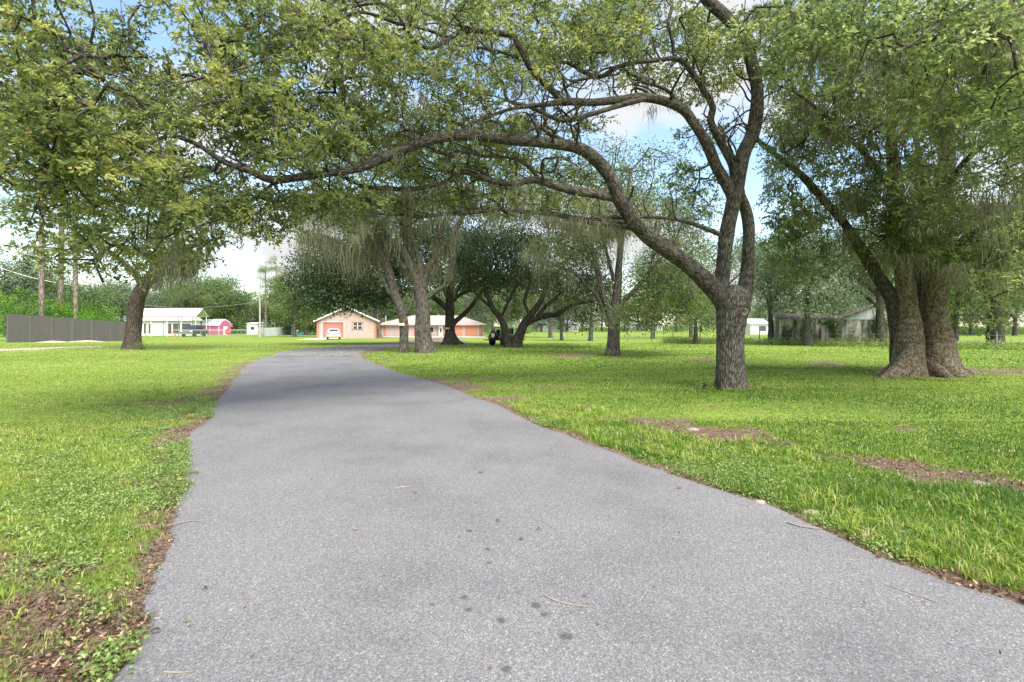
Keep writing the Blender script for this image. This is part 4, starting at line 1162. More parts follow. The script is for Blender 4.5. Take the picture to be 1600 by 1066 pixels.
for px, d_, k, s_ in ((452, 122, 3, .95), (478, 118, 3, 1.05), (505, 125, 3, .9), (600, 128, 2, .9), (640, 126, 0, .9), (770, 125, 2, .9), (735, 122, 2, .8), (300, 135, 0, 1.0), (350, 138, 0, 1.0), (235, 130, 2, .8), (270, 142, 3, .95), (190, 120, 2, .9), (140, 110, 0, .9), (10, 100, 2, 1.0), (60, 105, 1, 1.0)):
    spots.append((px, d_, k, s_))
for px, d_, k, s_ in spots:
    reg = ('behind the bright shrubs at the left' if px < 170 else 'behind the white carport' if px < 345 else 'around the utility pole' if px < 425 else 'behind the pale metal fence' if px < 495 else
           'behind the pink garage' if px < 590 else 'behind the long pink house' if px < 770 else 'across the field left of the many stemmed oak' if px < 950 else
           'across the field left of the arching oak' if px < 1130 else 'across the field behind the old shed' if px < 1400 else 'across the field at the right edge')
    copy_thing(PR[k], ('rounded green tree ', 'tall airy tree ', 'broad grey green tree ', 'dark bushy tree ')[k] + reg, ((px - 800) / F * d_, d_, float(gz(0, d_))), rr.uniform(0, 6.28), (s_, s_, s_ * rr.uniform(.85, 1.15)))
# bare trunks by the garage
tx = field_tree(568, 0, 90, 7.2, 1.6, 'bare pale dead trunk rising behind the pink garage roof', 91, M['leaf_grey'], M['bark_dead'], trunk=.42, bare=.5, nt=7, K=3, L=.2)
tx = field_tree(592, 0, 90, 4.6, 1.6, 'leaning stump of a dead tree between garage and house', 92, M['leaf_grey'], M['bark_dead'], lean=1.6, trunk=.5, bare=.6, nt=7, K=2, L=.2)

# thick low growth that closes the treeline down to the ground
r_ = np.random.default_rng(404)
xs = r_.uniform(-190, 200, 5200); ysu = np.where(xs < 5, 142, 200) + r_.uniform(-6, 22, 5200)
ysu = np.where(xs > 75, r_.uniform(118, 150, 5200), ysu)
hh = 1.8 + 1.4 * nC(np.stack([xs * .12, ysu * .02], 1) * 3)
Cu = np.stack([xs, ysu, gz(0, ysu) + r_.uniform(0, 1, 5200) * np.clip(hh, .6, 4.5)], 1)
v, q, rnd = leaves(Cu, 22, .8, .45, .25, 9)
tag(link('undergrowth', mesh_np('undergrowth', v, q, attrs={'rnd': ('FACE', 'FLOAT', rnd)}, mats=[M['leaf_far']])),
    'tangled green undergrowth closing the foot of the distant treeline', 'undergrowth', kind='stuff')

# ------------------------------------------------------------------ building materials
def flatmat(name, col, rough=.6, spec=.3, metal=0.0):
    return wornmat(name, col, rough, .12, 3.0, spec, metal)


B = dict(
    pink=wornmat('pink_stucco', (.46, .335, .30), .85, .10, 1.2), coral=wornmat('coral_paint', (.50, .19, .12), .7, .12, 1.5),
    door_pink=wornmat('pink_door_paint', (.40, .16, .13), .6, .1, 1.5), door_coral=wornmat('coral_door_paint', (.52, .22, .13), .6, .1, 1.5),
    white=wornmat('white_paint', (.78, .77, .75), .5, .08, 1.5), trim=wornmat('cream_trim', (.56, .42, .36), .6, .1, 1.5),
    roof=wornmat('pale_shingle', (.37, .305, .28), .9, .18, 4.0, streak=False), tin=wornmat('white_tin', (.74, .75, .76), .4, .08, 1.0),
    glass=newmat('dark_glass', .08, .6, 0, (.03, .04, .05))[0], frame=flatmat('brown_frame', (.32, .17, .13)),
    steel=flatmat('galvanised', (.45, .46, .47), .45, .5, .6), dark=flatmat('charcoal_metal', (.085, .08, .076), .55), black=flatmat('black_rubber', (.02, .02, .02), .8),
    pole=wornmat('grey_wood', (.42, .39, .35), .9, .2, 4), concrete=wornmat('concrete', (.55, .53, .50), .9, .15, 1.5, streak=False),
    red=flatmat('red_paint', (.55, .03, .025), .45), orange=flatmat('orange_plastic', (.80, .16, .03), .5), pinkbarn=wornmat('magenta_paint', (.48, .13, .24), .7, .12, 1.5),
    carwhite=newmat('white_car_paint', .25, .5, 0, (.80, .80, .79))[0], cardark=newmat('dark_car_paint', .22, .6, 0, (.035, .04, .05))[0], chrome=newmat('chrome', .15, .5, 1.0, (.7, .7, .7))[0],
    tail=newmat('tail_lens', .3, .5, 0, (.45, .03, .03))[0], lamp=newmat('lamp_lens', .15, .6, 0, (.75, .76, .74))[0], wood=wornmat('old_wood', (.30, .26, .21), .95, .3, 5),
    yellow=flatmat('yellow_plaque', (.70, .56, .28)), teal=flatmat('teal_tarp', (.12, .36, .36)), interior_shade=flatmat('painted_interior_shade', (.10, .10, .09)), beige=wornmat('beige_wall', (.62, .58, .50), .8, .1, 2))  # openings get a flat dark colour in place of the shade inside


def worn_shed():
    m, t, p = newmat('weathered_siding', .95, .1)
    c = nd(t, 'ShaderNodeTexCoord'); mp_ = nd(t, 'ShaderNodeMapping'); mp_.inputs['Scale'].default_value = (1.3, 1.3, .22)
    n = nd(t, 'ShaderNodeTexNoise', i_Scale=1.6, i_Detail=6.0, i_Roughness=.6); lk(t, c, 'Object', mp_, 0); lk(t, mp_, 0, n, 'Vector')
    r = ramp(t, [(.36, (.05, .06, .04)), (.46, (.20, .195, .16)), (.54, (.44, .42, .36)), (.7, (.60, .57, .51))]); lk(t, n, 0, r, 0); lk(t, r, 0, p, 'Base Color')
    return m


B['shed'] = worn_shed()
B['old_roof'] = wornmat('mossy_roof', (.13, .11, .085), .95, .5, 3.0, streak=False)


def W(px, d): return (px - 800) / F * d


# ------------------------------------------------------------------ pink garage with gable front
d = 80.0; zg = float(gz(0, d)); x0, x1 = W(498, d), W(586.5, d); wd = x1 - x0
gr = thing('garage', 'small pink stucco garage with gable front, coral corner blocks and one roller door', 'garage', ((x0 + x1) / 2, d, zg), R(17))
h_e, h_r, dp, hw = 2.95, 5.0, 10.0, wd / 2
g = G()
dx0, dx1, dh = W(506.7, d) - (x0 + x1) / 2, W(536.7, d) - (x0 + x1) / 2, 2.5
g.box(-hw, dx0, 0, .2, 0, dh).box(dx1, hw, 0, .2, 0, dh).box(-hw, hw, 0, .2, dh, h_e)
g.add([(-hw, 0, h_e), (hw, 0, h_e), (0, 0, h_r - .12), (-hw, .2, h_e), (hw, .2, h_e), (0, .2, h_r - .12)], [(0, 1, 2), (5, 4, 3)])
g.box(-hw, -hw + .2, .2, dp, 0, h_e).box(hw - .2, hw, .2, dp, 0, h_e).box(-hw, hw, dp, dp + .2, 0, h_e)
g.add([(-hw, dp + .2, h_e), (hw, dp + .2, h_e), (0, dp + .2, h_r - .12)], [(0, 2, 1)])
g.obj('wall', B['pink'], gr)
g = G(); sl = (h_r - h_e) / hw
for s in (-1, 1):
    g.add([(0, -.45, h_r), (s * (hw + .45), -.45, h_e - .45 * sl), (s * (hw + .45), dp + .6, h_e - .45 * sl), (0, dp + .6, h_r),
           (0, -.45, h_r - .13), (s * (hw + .45), -.45, h_e - .45 * sl - .13), (s * (hw + .45), dp + .6, h_e - .45 * sl - .13), (0, dp + .6, h_r - .13)],
          [(0, 1, 2, 3), (7, 6, 5, 4), (1, 5, 6, 2), (3, 2, 6, 7)])
g.obj('roof', B['roof'], gr)
g = G()
for s in (-1, 1):
    g.add([(0, -.49, h_r + .03), (s * (hw + .47), -.49, h_e - .47 * sl + .03), (s * (hw + .47), -.49, h_e - .47 * sl - .17), (0, -.49, h_r - .19),
           (0, -.455, h_r + .03), (s * (hw + .47), -.455, h_e - .47 * sl + .03), (s * (hw + .47), -.455, h_e - .47 * sl - .17), (0, -.455, h_r - .19)],
          [(0, 1, 2, 3), (4, 7, 6, 5), (0, 4, 5, 1), (1, 5, 6, 2), (2, 6, 7, 3)])
g.obj('bargeboard', B['white'], gr)
for s in (-1, 1):
    g = G(); z = 0.0; k = 0
    while z < h_e - .3:
        wq = .36 if k % 2 else .26
        a_, b_ = (s * hw - s * wq, s * hw + s * .03) if s > 0 else (s * hw + .0 - .03, s * hw + wq)
        g.box(min(a_, b_), max(a_, b_), -.035, -.002, z, z + .27); z += .3; k += 1
    g.obj('quoin', B['coral'], gr)
dr_ = G()
for k in range(5): dr_.box(dx0, dx1, .10, .14, k * .5 + .006, k * .5 + .494)
dr_.obj('roller_door', B['door_pink'], gr)
g = G(); g.box(dx0 - .2, dx0, -.03, -.003, 0, dh).box(dx1, dx1 + .2, -.03, -.003, 0, dh).box(dx0 - .2, dx1 + .2, -.035, -.003, dh, dh + .2); g.obj('door_frame', B['trim'], gr)
wx0, wx1 = W(549.5, d) - (x0 + x1) / 2, W(566.7, d) - (x0 + x1) / 2
g = G(); wz0, wz1 = 1.35, 2.6
g.box(wx0, wx1, -.05, -.003, wz0, wz0 + .15).box(wx0, wx1, -.05, -.003, wz1 - .15, wz1).box(wx0, wx0 + .15, -.05, -.003, wz0 + .15, wz1 - .15).box(wx1 - .15, wx1, -.05, -.003, wz0 + .15, wz1 - .15)
wf = g.obj('window', B['frame'], gr)
G().box(wx0 + .15, wx1 - .15, -.02, -.003, wz0 + .15, wz1 - .15).obj('pane', B['glass'], wf)
g = G(); xm = (wx0 + wx1) / 2; g.box(xm - .05, xm + .05, -.035, -.021, wz0 + .15, wz1 - .15).box(wx0 + .15, wx1 - .15, -.034, -.021, 1.93, 1.99)
g.box(wx0 + .15, wx0 + .22, -.034, -.021, wz0 + .15, wz1 - .15).box(wx1 - .22, wx1 - .15, -.034, -.021, wz0 + .15, wz1 - .15).obj('sash', B['white'], wf)
G().box(dx1 + .38, dx1 + .52, -.12, -.003, 2.0, 2.22).obj('wall_lamp', B['trim'], gr)
G().box(W(553, d) - (x0 + x1) / 2 - 1.6, W(553, d) - (x0 + x1) / 2 - 1.45, -.1, -.003, .4, .7).obj('outlet_box', B['trim'], gr)
tag(G().box(W(503, d) - .1, W(539.5, d), d - 9.6, d - .06, zg + .0, zg + .10).obj('concrete_apron', B['concrete']), kind='structure')
# dead vine tuft at the gable peak
Av = ell((0, -.6, h_r - .25), (.7, .12, .3), 30, 5)
v, q, rnd = leaves(Av, 8, .18, .28, .07, 3)
link('dry_vine', mesh_np('dry_vine', v, q, attrs={'rnd': ('FACE', 'FLOAT', rnd * .3)}, mats=[M['litter']]), gr)

# ------------------------------------------------------------------ pink house with hip roof
d = 100.0; zg = float(gz(0, d)); x0, x1 = W(592, d), W(751.5, d); xm = (x0 + x1) / 2; hw = (x1 - x0) / 2; dp = 10.5
hs = thing('house', 'long pink house with a pale hip roof and two coral garage doors', 'house', (xm, d, zg))
h_e = 2.45
g = G(); g.box(-hw, hw, .35, .5, 0, h_e).box(-hw, -hw + .2, .5, dp, 0, h_e).box(hw - .2, hw, .5, dp, 0, h_e).box(-hw, hw, dp, dp + .2, 0, h_e)
g.box(W(725, d) - xm - 2.2, hw, 0, .349, 0, h_e)
g.box(-hw, W(650, d) - xm, .0, .349, 0, h_e)
g.obj('wall', B['pink'], hs)
ov = .6; zr = 4.3; ze = h_e + .02
rx0, rx1 = W(636, d) - xm, W(713, d) - xm
g = G(); E = [(-hw - ov, -ov, ze), (hw + ov, -ov, ze), (hw + ov, dp + ov, ze), (-hw - ov, dp + ov, ze), (rx0, dp / 2, zr), (rx1, dp / 2, zr)]
g.add(E, [(0, 1, 5, 4), (1, 2, 5), (2, 3, 4, 5), (3, 0, 4), (0, 3, 2, 1)]).obj('roof', B['roof'], hs)
g = G(); g.box(-hw - ov - .03, hw + ov + .03, -ov - .05, -ov - .004, ze - .16, ze + .03).box(hw + ov + .004, hw + ov + .05, -ov - .05, dp + ov, ze - .16, ze + .03).box(-hw - ov - .05, -hw - ov - .004, -ov - .05, dp + ov, ze - .16, ze + .03)
g.obj('fascia', B['trim'], hs)
for a_, b_ in ((713.5, 722.8), (726.2, 745.8)):
    a_, b_ = W(a_, d) - xm, W(b_, d) - xm
    if b_ - a_ < 1.6: a_ = b_ - 2.4
    g = G()
    for k in range(4): g.box(a_, b_, -.03, -.004, .02 + k * .53, .02 + k * .53 + .515)
    g.obj('garage_door', B['door_coral'], hs)
    g = G(); g.box(a_ - .14, a_ - .004, -.06, -.004, 0, 2.28).box(b_ + .004, b_ + .14, -.06, -.004, 0, 2.28).box(a_ - .14, b_ + .14, -.06, -.004, 2.284, 2.40); g.obj('door_frame', B['trim'], hs)
a_, b_ = W(685.2, d) - xm, W(691.7, d) - xm
g = G(); g.box(a_, b_, .30, .345, 0, 2.15); fd = g.obj('front_door', B['white'], hs)
g = G(); n_ = 16; g.add([((a_ + b_) / 2 + .17 * math.cos(2 * math.pi * k / n_), .294, 1.25 + .5 * math.sin(2 * math.pi * k / n_)) for k in range(n_)], [tuple(range(n_))]); g.obj('oval_glass', B['glass'], fd)
for a_, b_, ya in ((683.2, 684.6, .3), (692.4, 694.0, .3), (748.8, 751.5, -.05), (592, 596.5, -.05), (600, 602.5, -.04), (647, 650, -.04)):
    a_, b_ = W(a_, d) - xm, W(b_, d) - xm; g = G(); z = 0; k = 0
    while z < h_e - .25:
        g.box(a_ - (.05 if k % 2 else 0), b_, ya, ya + .045, z, z + .27); z += .3; k += 1
    g.obj('quoin', B['coral'], hs)
for px in (672, 660):
    a_ = W(px, d) - xm
    wf = G().box(a_ - .7, a_ + .7, .28, .345, .8, 2.0).obj('window', B['white'], hs)
    g = G(); g.box(a_ - .62, a_ - .03, .265, .279, .88, 1.92).box(a_ + .03, a_ + .62, .265, .279, .88, 1.92).obj('pane', B['glass'], wf)
tag(G().box(W(596, 98), W(760, 98), 93.5, 99.7, zg - .1, zg + .09).obj('concrete_drive', B['concrete']), kind='structure')
G().cyl((W(598, d) - xm, 2.5, 2.9), (W(598, d) - xm, 2.5, 4.2), .06).obj('vent_pipe', B['white'], hs)

# ------------------------------------------------------------------ vehicles
def add_wheels(root, xs_, ys_, r, w_, rim):
    for x in xs_:
        for y in ys_:
            s = 1 if x > 0 else -1
            wl = G().cyl((x - w_ / 2, y, r), (x + w_ / 2, y, r), r, n=20).obj('wheel', B['black'], root, bevel=.02)
            G().cyl((x + s * (w_ / 2 + .002), y, r), (x + s * (w_ / 2 + .012), y, r), r * .62, n=16).obj('rim', rim, wl)


def lofted(sec):
    """sections along y: (y, half width, z bottom, z top, top half width)"""
    g = G(); n = len(sec); v = []
    for y, hw_, zb, zt, tw in sec:
        m_ = zb + (zt - zb) * .55
        v += [(-hw_ * .94, y, zb), (-hw_, y, m_), (-tw, y, zt), (tw, y, zt), (hw_, y, m_), (hw_ * .94, y, zb)]
    f = []
    for k in range(n - 1):
        for j in range(6):
            a_ = k * 6 + j; b_ = k * 6 + (j + 1) % 6
            f.append((a_, b_, b_ + 6, a_ + 6))
    f += [(5, 4, 3, 2, 1, 0), tuple((n - 1) * 6 + j for j in range(6))]
    return g.add(v, f)


d = 69.0; zg = float(gz(0, d))
car = thing('parked_car', 'white saloon car seen from behind, parked at the pink garage door', 'car', (W(521.3, d), d, zg + .02), R(19), scale=1.02)
lofted([(0, .80, .42, .62, .76), (.06, .88, .34, .96, .78), (.2, .90, .30, 1.0, .80), (1.1, .91, .28, 1.02, .80), (3.0, .91, .28, .98, .80), (3.9, .90, .28, .86, .74), (4.5, .84, .32, .72, .66), (4.62, .76, .40, .60, .6)]).obj('body', B['carwhite'], car, bevel=.04, smooth=False)
cb = lofted([(.62, .74, 1.0, 1.03, .70), (1.15, .76, 1.0, 1.36, .56), (1.6, .77, 1.0, 1.42, .57), (2.5, .77, 1.0, 1.40, .57), (3.3, .74, .97, 1.0, .68)]).obj('cabin', B['carwhite'], car, bevel=.03)
G().add([(-.60, .69, 1.075), (.60, .69, 1.075), (.50, 1.10, 1.345), (-.50, 1.10, 1.345)], [(0, 1, 2, 3)]).obj('rear_window', B['glass'], cb)
G().add([(-.60, 3.22, 1.06), (.60, 3.22, 1.06), (.50, 2.62, 1.375), (-.50, 2.62, 1.375)], [(3, 2, 1, 0)]).obj('windscreen', B['glass'], cb)
for s in (-1, 1):
    G().add([(s * .765, 1.2, 1.06), (s * .765, 2.7, 1.06), (s * .60, 2.35, 1.34), (s * .60, 1.4, 1.34)], [(0, 1, 2, 3)]).obj('side_window', B['glass'], cb)
    G().box(min(s * .58, s * .82), max(s * .58, s * .82), -.012 + .0, .045, .74, .90).obj('tail_light', B['tail'], car)
    G().box(min(s * .5, s * .78), max(s * .5, s * .78), 4.52, 4.66, .56, .68).obj('headlight', B['lamp'], car)
G().box(-.84, .84, -.09, .02, .42, .58).obj('bumper', B['carwhite'], car, bevel=.03)
G().box(-.2, .2, -.10, -.04, .64, .78).obj('number_plate', B['steel'], car)
add_wheels(car, (-.76, .76), (.95, 3.7), .31, .2, B['steel'])

d = 99.0; zg = float(gz(0, d))
tr = thing('pickup_truck', 'dark pickup truck with a chrome front parked under the white carport', 'truck', (W(291, d), d, zg), R(8), scale=1.2)
lofted([(0, .90, .55, 1.0, .86), (.1, .97, .45, 1.12, .90), (1.3, 1.0, .42, 1.18, .92), (3.6, 1.0, .42, 1.22, .94), (5.6, 1.0, .45, 1.24, .95)]).obj('body', B['cardark'], tr, bevel=.04)
cb = lofted([(1.25, .86, 1.17, 1.2, .84), (1.85, .88, 1.17, 1.86, .72), (2.4, .89, 1.17, 1.93, .74), (3.5, .89, 1.2, 1.92, .74), (3.75, .86, 1.2, 1.25, .84)]).obj('cabin', B['cardark'], tr, bevel=.03)
G().add([(-.74, 1.30, 1.26), (.74, 1.30, 1.26), (.66, 1.82, 1.82), (-.66, 1.82, 1.82)], [(0, 1, 2, 3)]).obj('windscreen', B['glass'], cb)
for s in (-1, 1):
    G().add([(s * .885, 1.75, 1.3), (s * .895, 3.45, 1.3), (s * .765, 3.35, 1.82), (s * .765, 2.1, 1.82)], [(0, 1, 2, 3)]).obj('side_window', B['glass'], cb)
    G().box(min(s * .58, s * .93), max(s * .58, s * .93), -.05, .06, .82, 1.02).obj('headlight', B['lamp'], tr)
    G().box(min(s * 1.0, s * 1.22), max(s * 1.0, s * 1.22), 1.75, 1.85, 1.25, 1.42).obj('mirror', B['cardark'], tr)
gq = G().box(-.56, .56, -.04, .04, .74, 1.04).obj('grille', B['chrome'], tr)
g = G(); [g.box(-.52, .52, -.055, -.041, .78 + k * .08, .80 + k * .08) for k in range(4)]; g.obj('grille_bar', B['dark'], gq)
G().box(-.98, .98, -.18, .02, .45, .66).obj('bumper', B['chrome'], tr, bevel=.03)
add_wheels(tr, (-.84, .84), (1.0, 4.5), .40, .26, B['chrome'])

# open off-road vehicle beside the V shaped oak
d = 41.5; zg = float(gz(0, d))
jp = thing('off_road_car', 'small open off road car with a spare wheel, parked behind the V shaped oak', 'jeep', (W(772, d), d, zg), R(-38), scale=.86)
lofted([(0, .72, .50, .95, .70), (.1, .76, .48, 1.02, .74), (1.6, .76, .48, 1.02, .74), (2.3, .76, .5, 1.0, .72), (2.35, .62, .5, 1.02, .56), (3.4, .56, .52, .94, .50)]).obj('body', B['cardark'], jp, bevel=.03)
for s in (-1, 1):
    G().box(min(s * .56, s * .82), max(s * .56, s * .82), 2.4, 3.5, .78, .84).obj('fender', B['black'], jp, bevel=.02)
    G().box(min(s * .52, s * .72), max(s * .52, s * .72), -.04, .02, .74, .90).obj('tail_light', B['tail'], jp)
g = G()
for s in (-1, 1):
    g.cyl((s * .66, .75, 1.0), (s * .60, .8, 1.68), .035).cyl((s * .60, .8, 1.68), (s * .58, 2.2, 1.60), .03).cyl((s * .66, .1, 1.0), (s * .60, .8, 1.60), .03)
g.cyl((-.60, .8, 1.68), (.60, .8, 1.68), .035); g.obj('roll_bar', B['black'], jp)
wsf = G(); wsf.box(-.66, .66, 2.22, 2.26, 1.0, 1.06).box(-.66, .66, 2.22, 2.26, 1.58, 1.64).box(-.66, -.60, 2.22, 2.26, 1.06, 1.58).box(.60, .66, 2.22, 2.26, 1.06, 1.58)
wo = wsf.obj('windscreen_frame', B['carwhite'], jp); G().box(-.6, .6, 2.235, 2.245, 1.06, 1.58).obj('pane', B['glass'], wo)
for s in (-1, 1):
    g = G(); g.box(s * .36 - .22, s * .36 + .22, 1.1, 1.55, .9, 1.08).box(s * .36 - .22, s * .36 + .22, 1.02, 1.14, 1.0, 1.5); g.obj('seat', B['black'], jp, bevel=.03)
sw = G().cyl((.12, -.30, .98), (.12, -.08, .98), .36, n=22).obj('spare_wheel', B['black'], jp, bevel=.03)
G().cyl((.12, -.32, .98), (.12, -.301, .98), .22, n=16).obj('rim', B['carwhite'], sw)
G().box(-.74, .74, -.12, -.005, .48, .60).obj('bumper', B['black'], jp)
add_wheels(jp, (-.68, .68), (.55, 2.95), .38, .24, B['carwhite'])
# flatbed rack trailer next to it
d = 42.5
tq = thing('utility_trailer', 'low black mesh sided trailer right of the off road car', 'trailer', (W(795, d), d, float(gz(0, d))), R(4))
G().box(-1.3, 1.3, -.6, .6, .42, .50).obj('deck', B['dark'], tq)
g = G()
for x in np.linspace(-1.3, 1.3, 8): g.cyl((x, -.58, .5), (x, -.58, .95), .018, n=5).cyl((x, .58, .5), (x, .58, .95), .018, n=5)
for z in (.7, .95): g.cyl((-1.3, -.58, z), (1.3, -.58, z), .02, n=5).cyl((-1.3, .58, z), (1.3, .58, z), .02, n=5)
g.obj('side_rail', B['dark'], tq)
for y in (-.7, .7): G().cyl((0, y - .08, .28), (0, y + .08, .28), .28, n=16).obj('wheel', B['black'], tq)
G().cyl((-1.3, 0, .45), (-2.1, 0, .45), .035).obj('drawbar', B['dark'], tq)

# ------------------------------------------------------------------ white house and carport on the left
d = 104.0; zg = float(gz(0, d)); X1 = W(306, d); X0 = W(206, d)
cp = thing('carport', 'open carport with a white gable tin roof on thin posts', 'carport', ((X0 + X1) / 2, d, zg)); hw = (X1 - X0) / 2; cd = 3.6
g = G(); zr, ze = 5.75, 4.1
for (ya, yb, za, zb) in ((-.4, cd / 2, ze, zr), (cd + .4, cd / 2, ze, zr)):
    g.add([(-hw, ya, za), (hw + .3, ya, za), (hw + .3, yb, zb), (-hw, yb, zb), (-hw, ya, za - .1), (hw + .3, ya, za - .1), (hw + .3, yb, zb - .1), (-hw, yb, zb - .1)], [(0, 1, 2, 3), (7, 6, 5, 4), (0, 4, 5, 1), (1, 5, 6, 2), (3, 7, 4, 0)])
g.obj('roof', B['tin'], cp)
G().box(-hw, hw + .3, -.46, -.41, ze - .22, ze + .02).obj('fascia', B['frame'], cp)
for x in (-hw + .3, -hw * .4, hw * .1, hw * .55, hw):
    for y in (0, cd):
        G().box(x - .06, x + .06, y - .06, y + .06, 0, ze).obj('post', B['white'], cp)
g = G()
for k in range(6):
    x = hw - .05 - k * (2 * hw / 6); g.box(x - .04, x + .04, 0, cd, ze - .02, ze + .1)
g.obj('rafter', B['pole'], cp)
d2 = 111.5
wh = thing('house', 'low white house with openings painted dark as shade behind the carport', 'house', (W(262, d2), d2, float(gz(0, d2)))); a0, a1 = W(200, d2) - W(262, d2), W(300, d2) - W(262, d2)
G().box(a0, a1, 0, 3, 0, 3.3).obj('wall', B['white'], wh)
G().add([(a0 - .4, -.5, 3.3), (a1 + .4, -.5, 3.3), (a1 + .4, 3.5, 3.3), (a0 - .4, 3.5, 3.3), (a0 - .4, 1.6, 4.3), (a1 + .4, 1.6, 4.3)], [(0, 1, 5, 4), (1, 2, 5), (2, 3, 4, 5), (3, 0, 4), (0, 3, 2, 1)]).obj('roof', B['tin'], wh)
for a_, b_ in ((224.5, 229), (232, 238), (262.5, 268.5), (270, 282), (283.5, 298.5)):
    a_, b_ = W(a_, d2) - W(262, d2), W(b_, d2) - W(262, d2)
    wf = G().box(a_, b_, -.06, -.004, .5, 2.7).obj('window', B['trim'], wh); G().box(a_ + .1, b_ - .1, -.075, -.061, .55, 2.65).obj('pane', B['interior_shade'], wf)  # fronts painted dark; the right-hand ones stand for shaded open bays
d2 = 122
lh = thing('shed', 'small white outbuilding just left of the stout oak trunk', 'shed', (W(192, d2), d2, -.6))
G().box(-2.4, 2.4, 0, 3, 0, 3.6).obj('wall', B['white'], lh)
G().add([(-2.7, -.4, 3.5), (2.7, -.4, 3.5), (2.7, 3.4, 3.5), (-2.7, 3.4, 3.5), (-2.7, 1.5, 4.5), (2.7, 1.5, 4.5)], [(0, 1, 5, 4), (1, 2, 5), (2, 3, 4, 5), (3, 0, 4), (0, 3, 2, 1)]).obj('roof', B['tin'], lh)
G().box(.6, 1.6, -.05, -.004, 2.2, 3.1).obj('window', B['glass'], lh)

# pink barn shaped shed
d = 124; xc = W(328, d)
br = thing('barn', 'little magenta barn shaped shed with a white gambrel roof behind the carport', 'shed', (xc, d, float(gz(0, d))), R(-18)); L2 = 2.9
G().box(-L2, L2, 0, 3.4, 0, 2.3).obj('wall', B['pinkbarn'], br)
prof = [(-.15, 2.25), (.55, 3.3), (1.7, 3.8), (2.85, 3.3), (3.55, 2.25)]
G().prism_x(prof, -L2 - .1, L2 + .02).obj('roof', B['tin'], br)
g = G().box(L2 + .03, L2 + .07, .1, 3.3, 0, 2.3); g.add([(L2 + .07, 0.1, 2.3), (L2 + .07, .7, 3.15), (L2 + .07, 1.7, 3.6), (L2 + .07, 2.7, 3.15), (L2 + .07, 3.3, 2.3)], [(4, 3, 2, 1, 0)]); g.obj('gable', B['pinkbarn'], br)
G().box(L2 + .08, L2 + .12, 1.1, 2.3, 0, 2.0).obj('door', B['white'], br)
for x in (-L2, -.1, L2 - .15): G().box(x, x + .12, -.04, -.004, 0, 2.3).obj('corner_trim', B['white'], br)
d = 128
ws_ = thing('shed', 'small white shed with a dark window left of the utility pole', 'shed', (W(394, d), d, float(gz(0, d))))
G().box(-1.3, 1.3, 0, 3, 0, 2.7).obj('wall', B['white'], ws_)
G().add([(-1.5, -.2, 2.7), (1.5, -.2, 2.7), (1.5, 3.2, 2.95), (-1.5, 3.2, 2.95), (-1.5, -.2, 2.8), (1.5, -.2, 2.8), (1.5, 3.2, 3.05), (-1.5, 3.2, 3.05)], [(0, 3, 2, 1), (4, 5, 6, 7), (0, 1, 5, 4), (1, 2, 6, 5), (3, 0, 4, 7)]).obj('roof', B['tin'], ws_)
G().box(-.3, .5, -.04, -.004, 1.2, 1.9).obj('window', B['glass'], ws_)

# cone, stop sign, teal heap
d = 92; zg = float(gz(0, d))
cn = thing('traffic_cone', 'orange traffic cone on the grass beside the pickup truck', 'cone', (W(273.5, d), d, zg)); G().cyl((0, 0, .04), (0, 0, .85), .24, .04, 14).obj('cone_body', B['orange'], cn); G().box(-.3, .3, -.3, .3, 0, .04).obj('base', B['orange'], cn)
st_ = thing('stop_sign', 'low red octagonal sign with white lettering on the grass right of the carport', 'sign', (W(355, d), d, zg))
G().cyl((0, .03, 0), (0, .03, .9), .03).obj('post', B['steel'], st_)
n_ = 8; oc = [(.46 * math.cos(math.pi / 8 + k * math.pi / 4), .46 * math.sin(math.pi / 8 + k * math.pi / 4)) for k in range(8)]
G().prism_y([(x, 1.0 + z) for x, z in oc], -.01, .012).obj('sign_plate', B['red'], st_)
fc = bpy.data.curves.new('lettering', 'FONT'); fc.body = 'STOP'; fc.size = .34; fc.align_x = 'CENTER'; fc.align_y = 'CENTER'; fc.extrude = .003
fc.materials.append(B['white']); ft = link('lettering_source', fc); dg = bpy.context.evaluated_depsgraph_get()
fme = bpy.data.meshes.new_from_object(ft.evaluated_get(dg)); bpy.data.objects.remove(ft)
fo = link('lettering', fme, st_); fo.location = (0, -.016, 1.0); fo.rotation_euler = (R(90), 0, 0)
G().prism_y([(-.2, 1.47), (.2, 1.47), (.14, 1.62), (-.14, 1.62)], -.01, .012).obj('orange_flag', B['orange'], st_)

# utility pole and lines
d = 95; zg = float(gz(0, d)); upx = W(406, d)
up = thing('utility_pole', 'tall grey wooden utility pole left of the pink garage', 'pole', (upx, d, zg))
G().cyl((0, 0, 0), (0.02, 0, 10.3), .17, .11, 12).obj('pole', B['pole'], up)
G().cyl((.38, -.1, 9.0), (.38, -.1, 9.8), .24, n=14).obj('transformer', B['steel'], up)
G().box(-.1, .5, -.05, .05, 9.3, 9.4).obj('bracket', B['dark'], up)
G().cyl((0, 0, 10.25), (0, 0, 10.55), .06, .03).obj('insulator', B['lamp'], up)


def wire(name, label, a_, b_, sag, r=.025):
    a_, b_ = np.array(a_, float), np.array(b_, float)
    P_ = [a_ * (1 - f) + b_ * f - np.array([0, 0, sag * 4 * f * (1 - f)]) for f in np.linspace(0, 1, 14)]
    g = G()
    for p, q_ in zip(P_[:-1], P_[1:]): g.cyl(p, q_, r, n=5)
    return tag(g.obj(name, B['steel']), label, 'wire')


wire('power_line', 'upper service wire running left from the utility pole to the carport side', (upx, 95, 6.1), (W(195, 108), 108, 6.6), 1.2, .03)
wire('power_line', 'wire sagging at the left edge above the bright shrubs', (W(-60, 75), 75, 12.5), (W(110, 82), 82, 8.2), .8, .03)

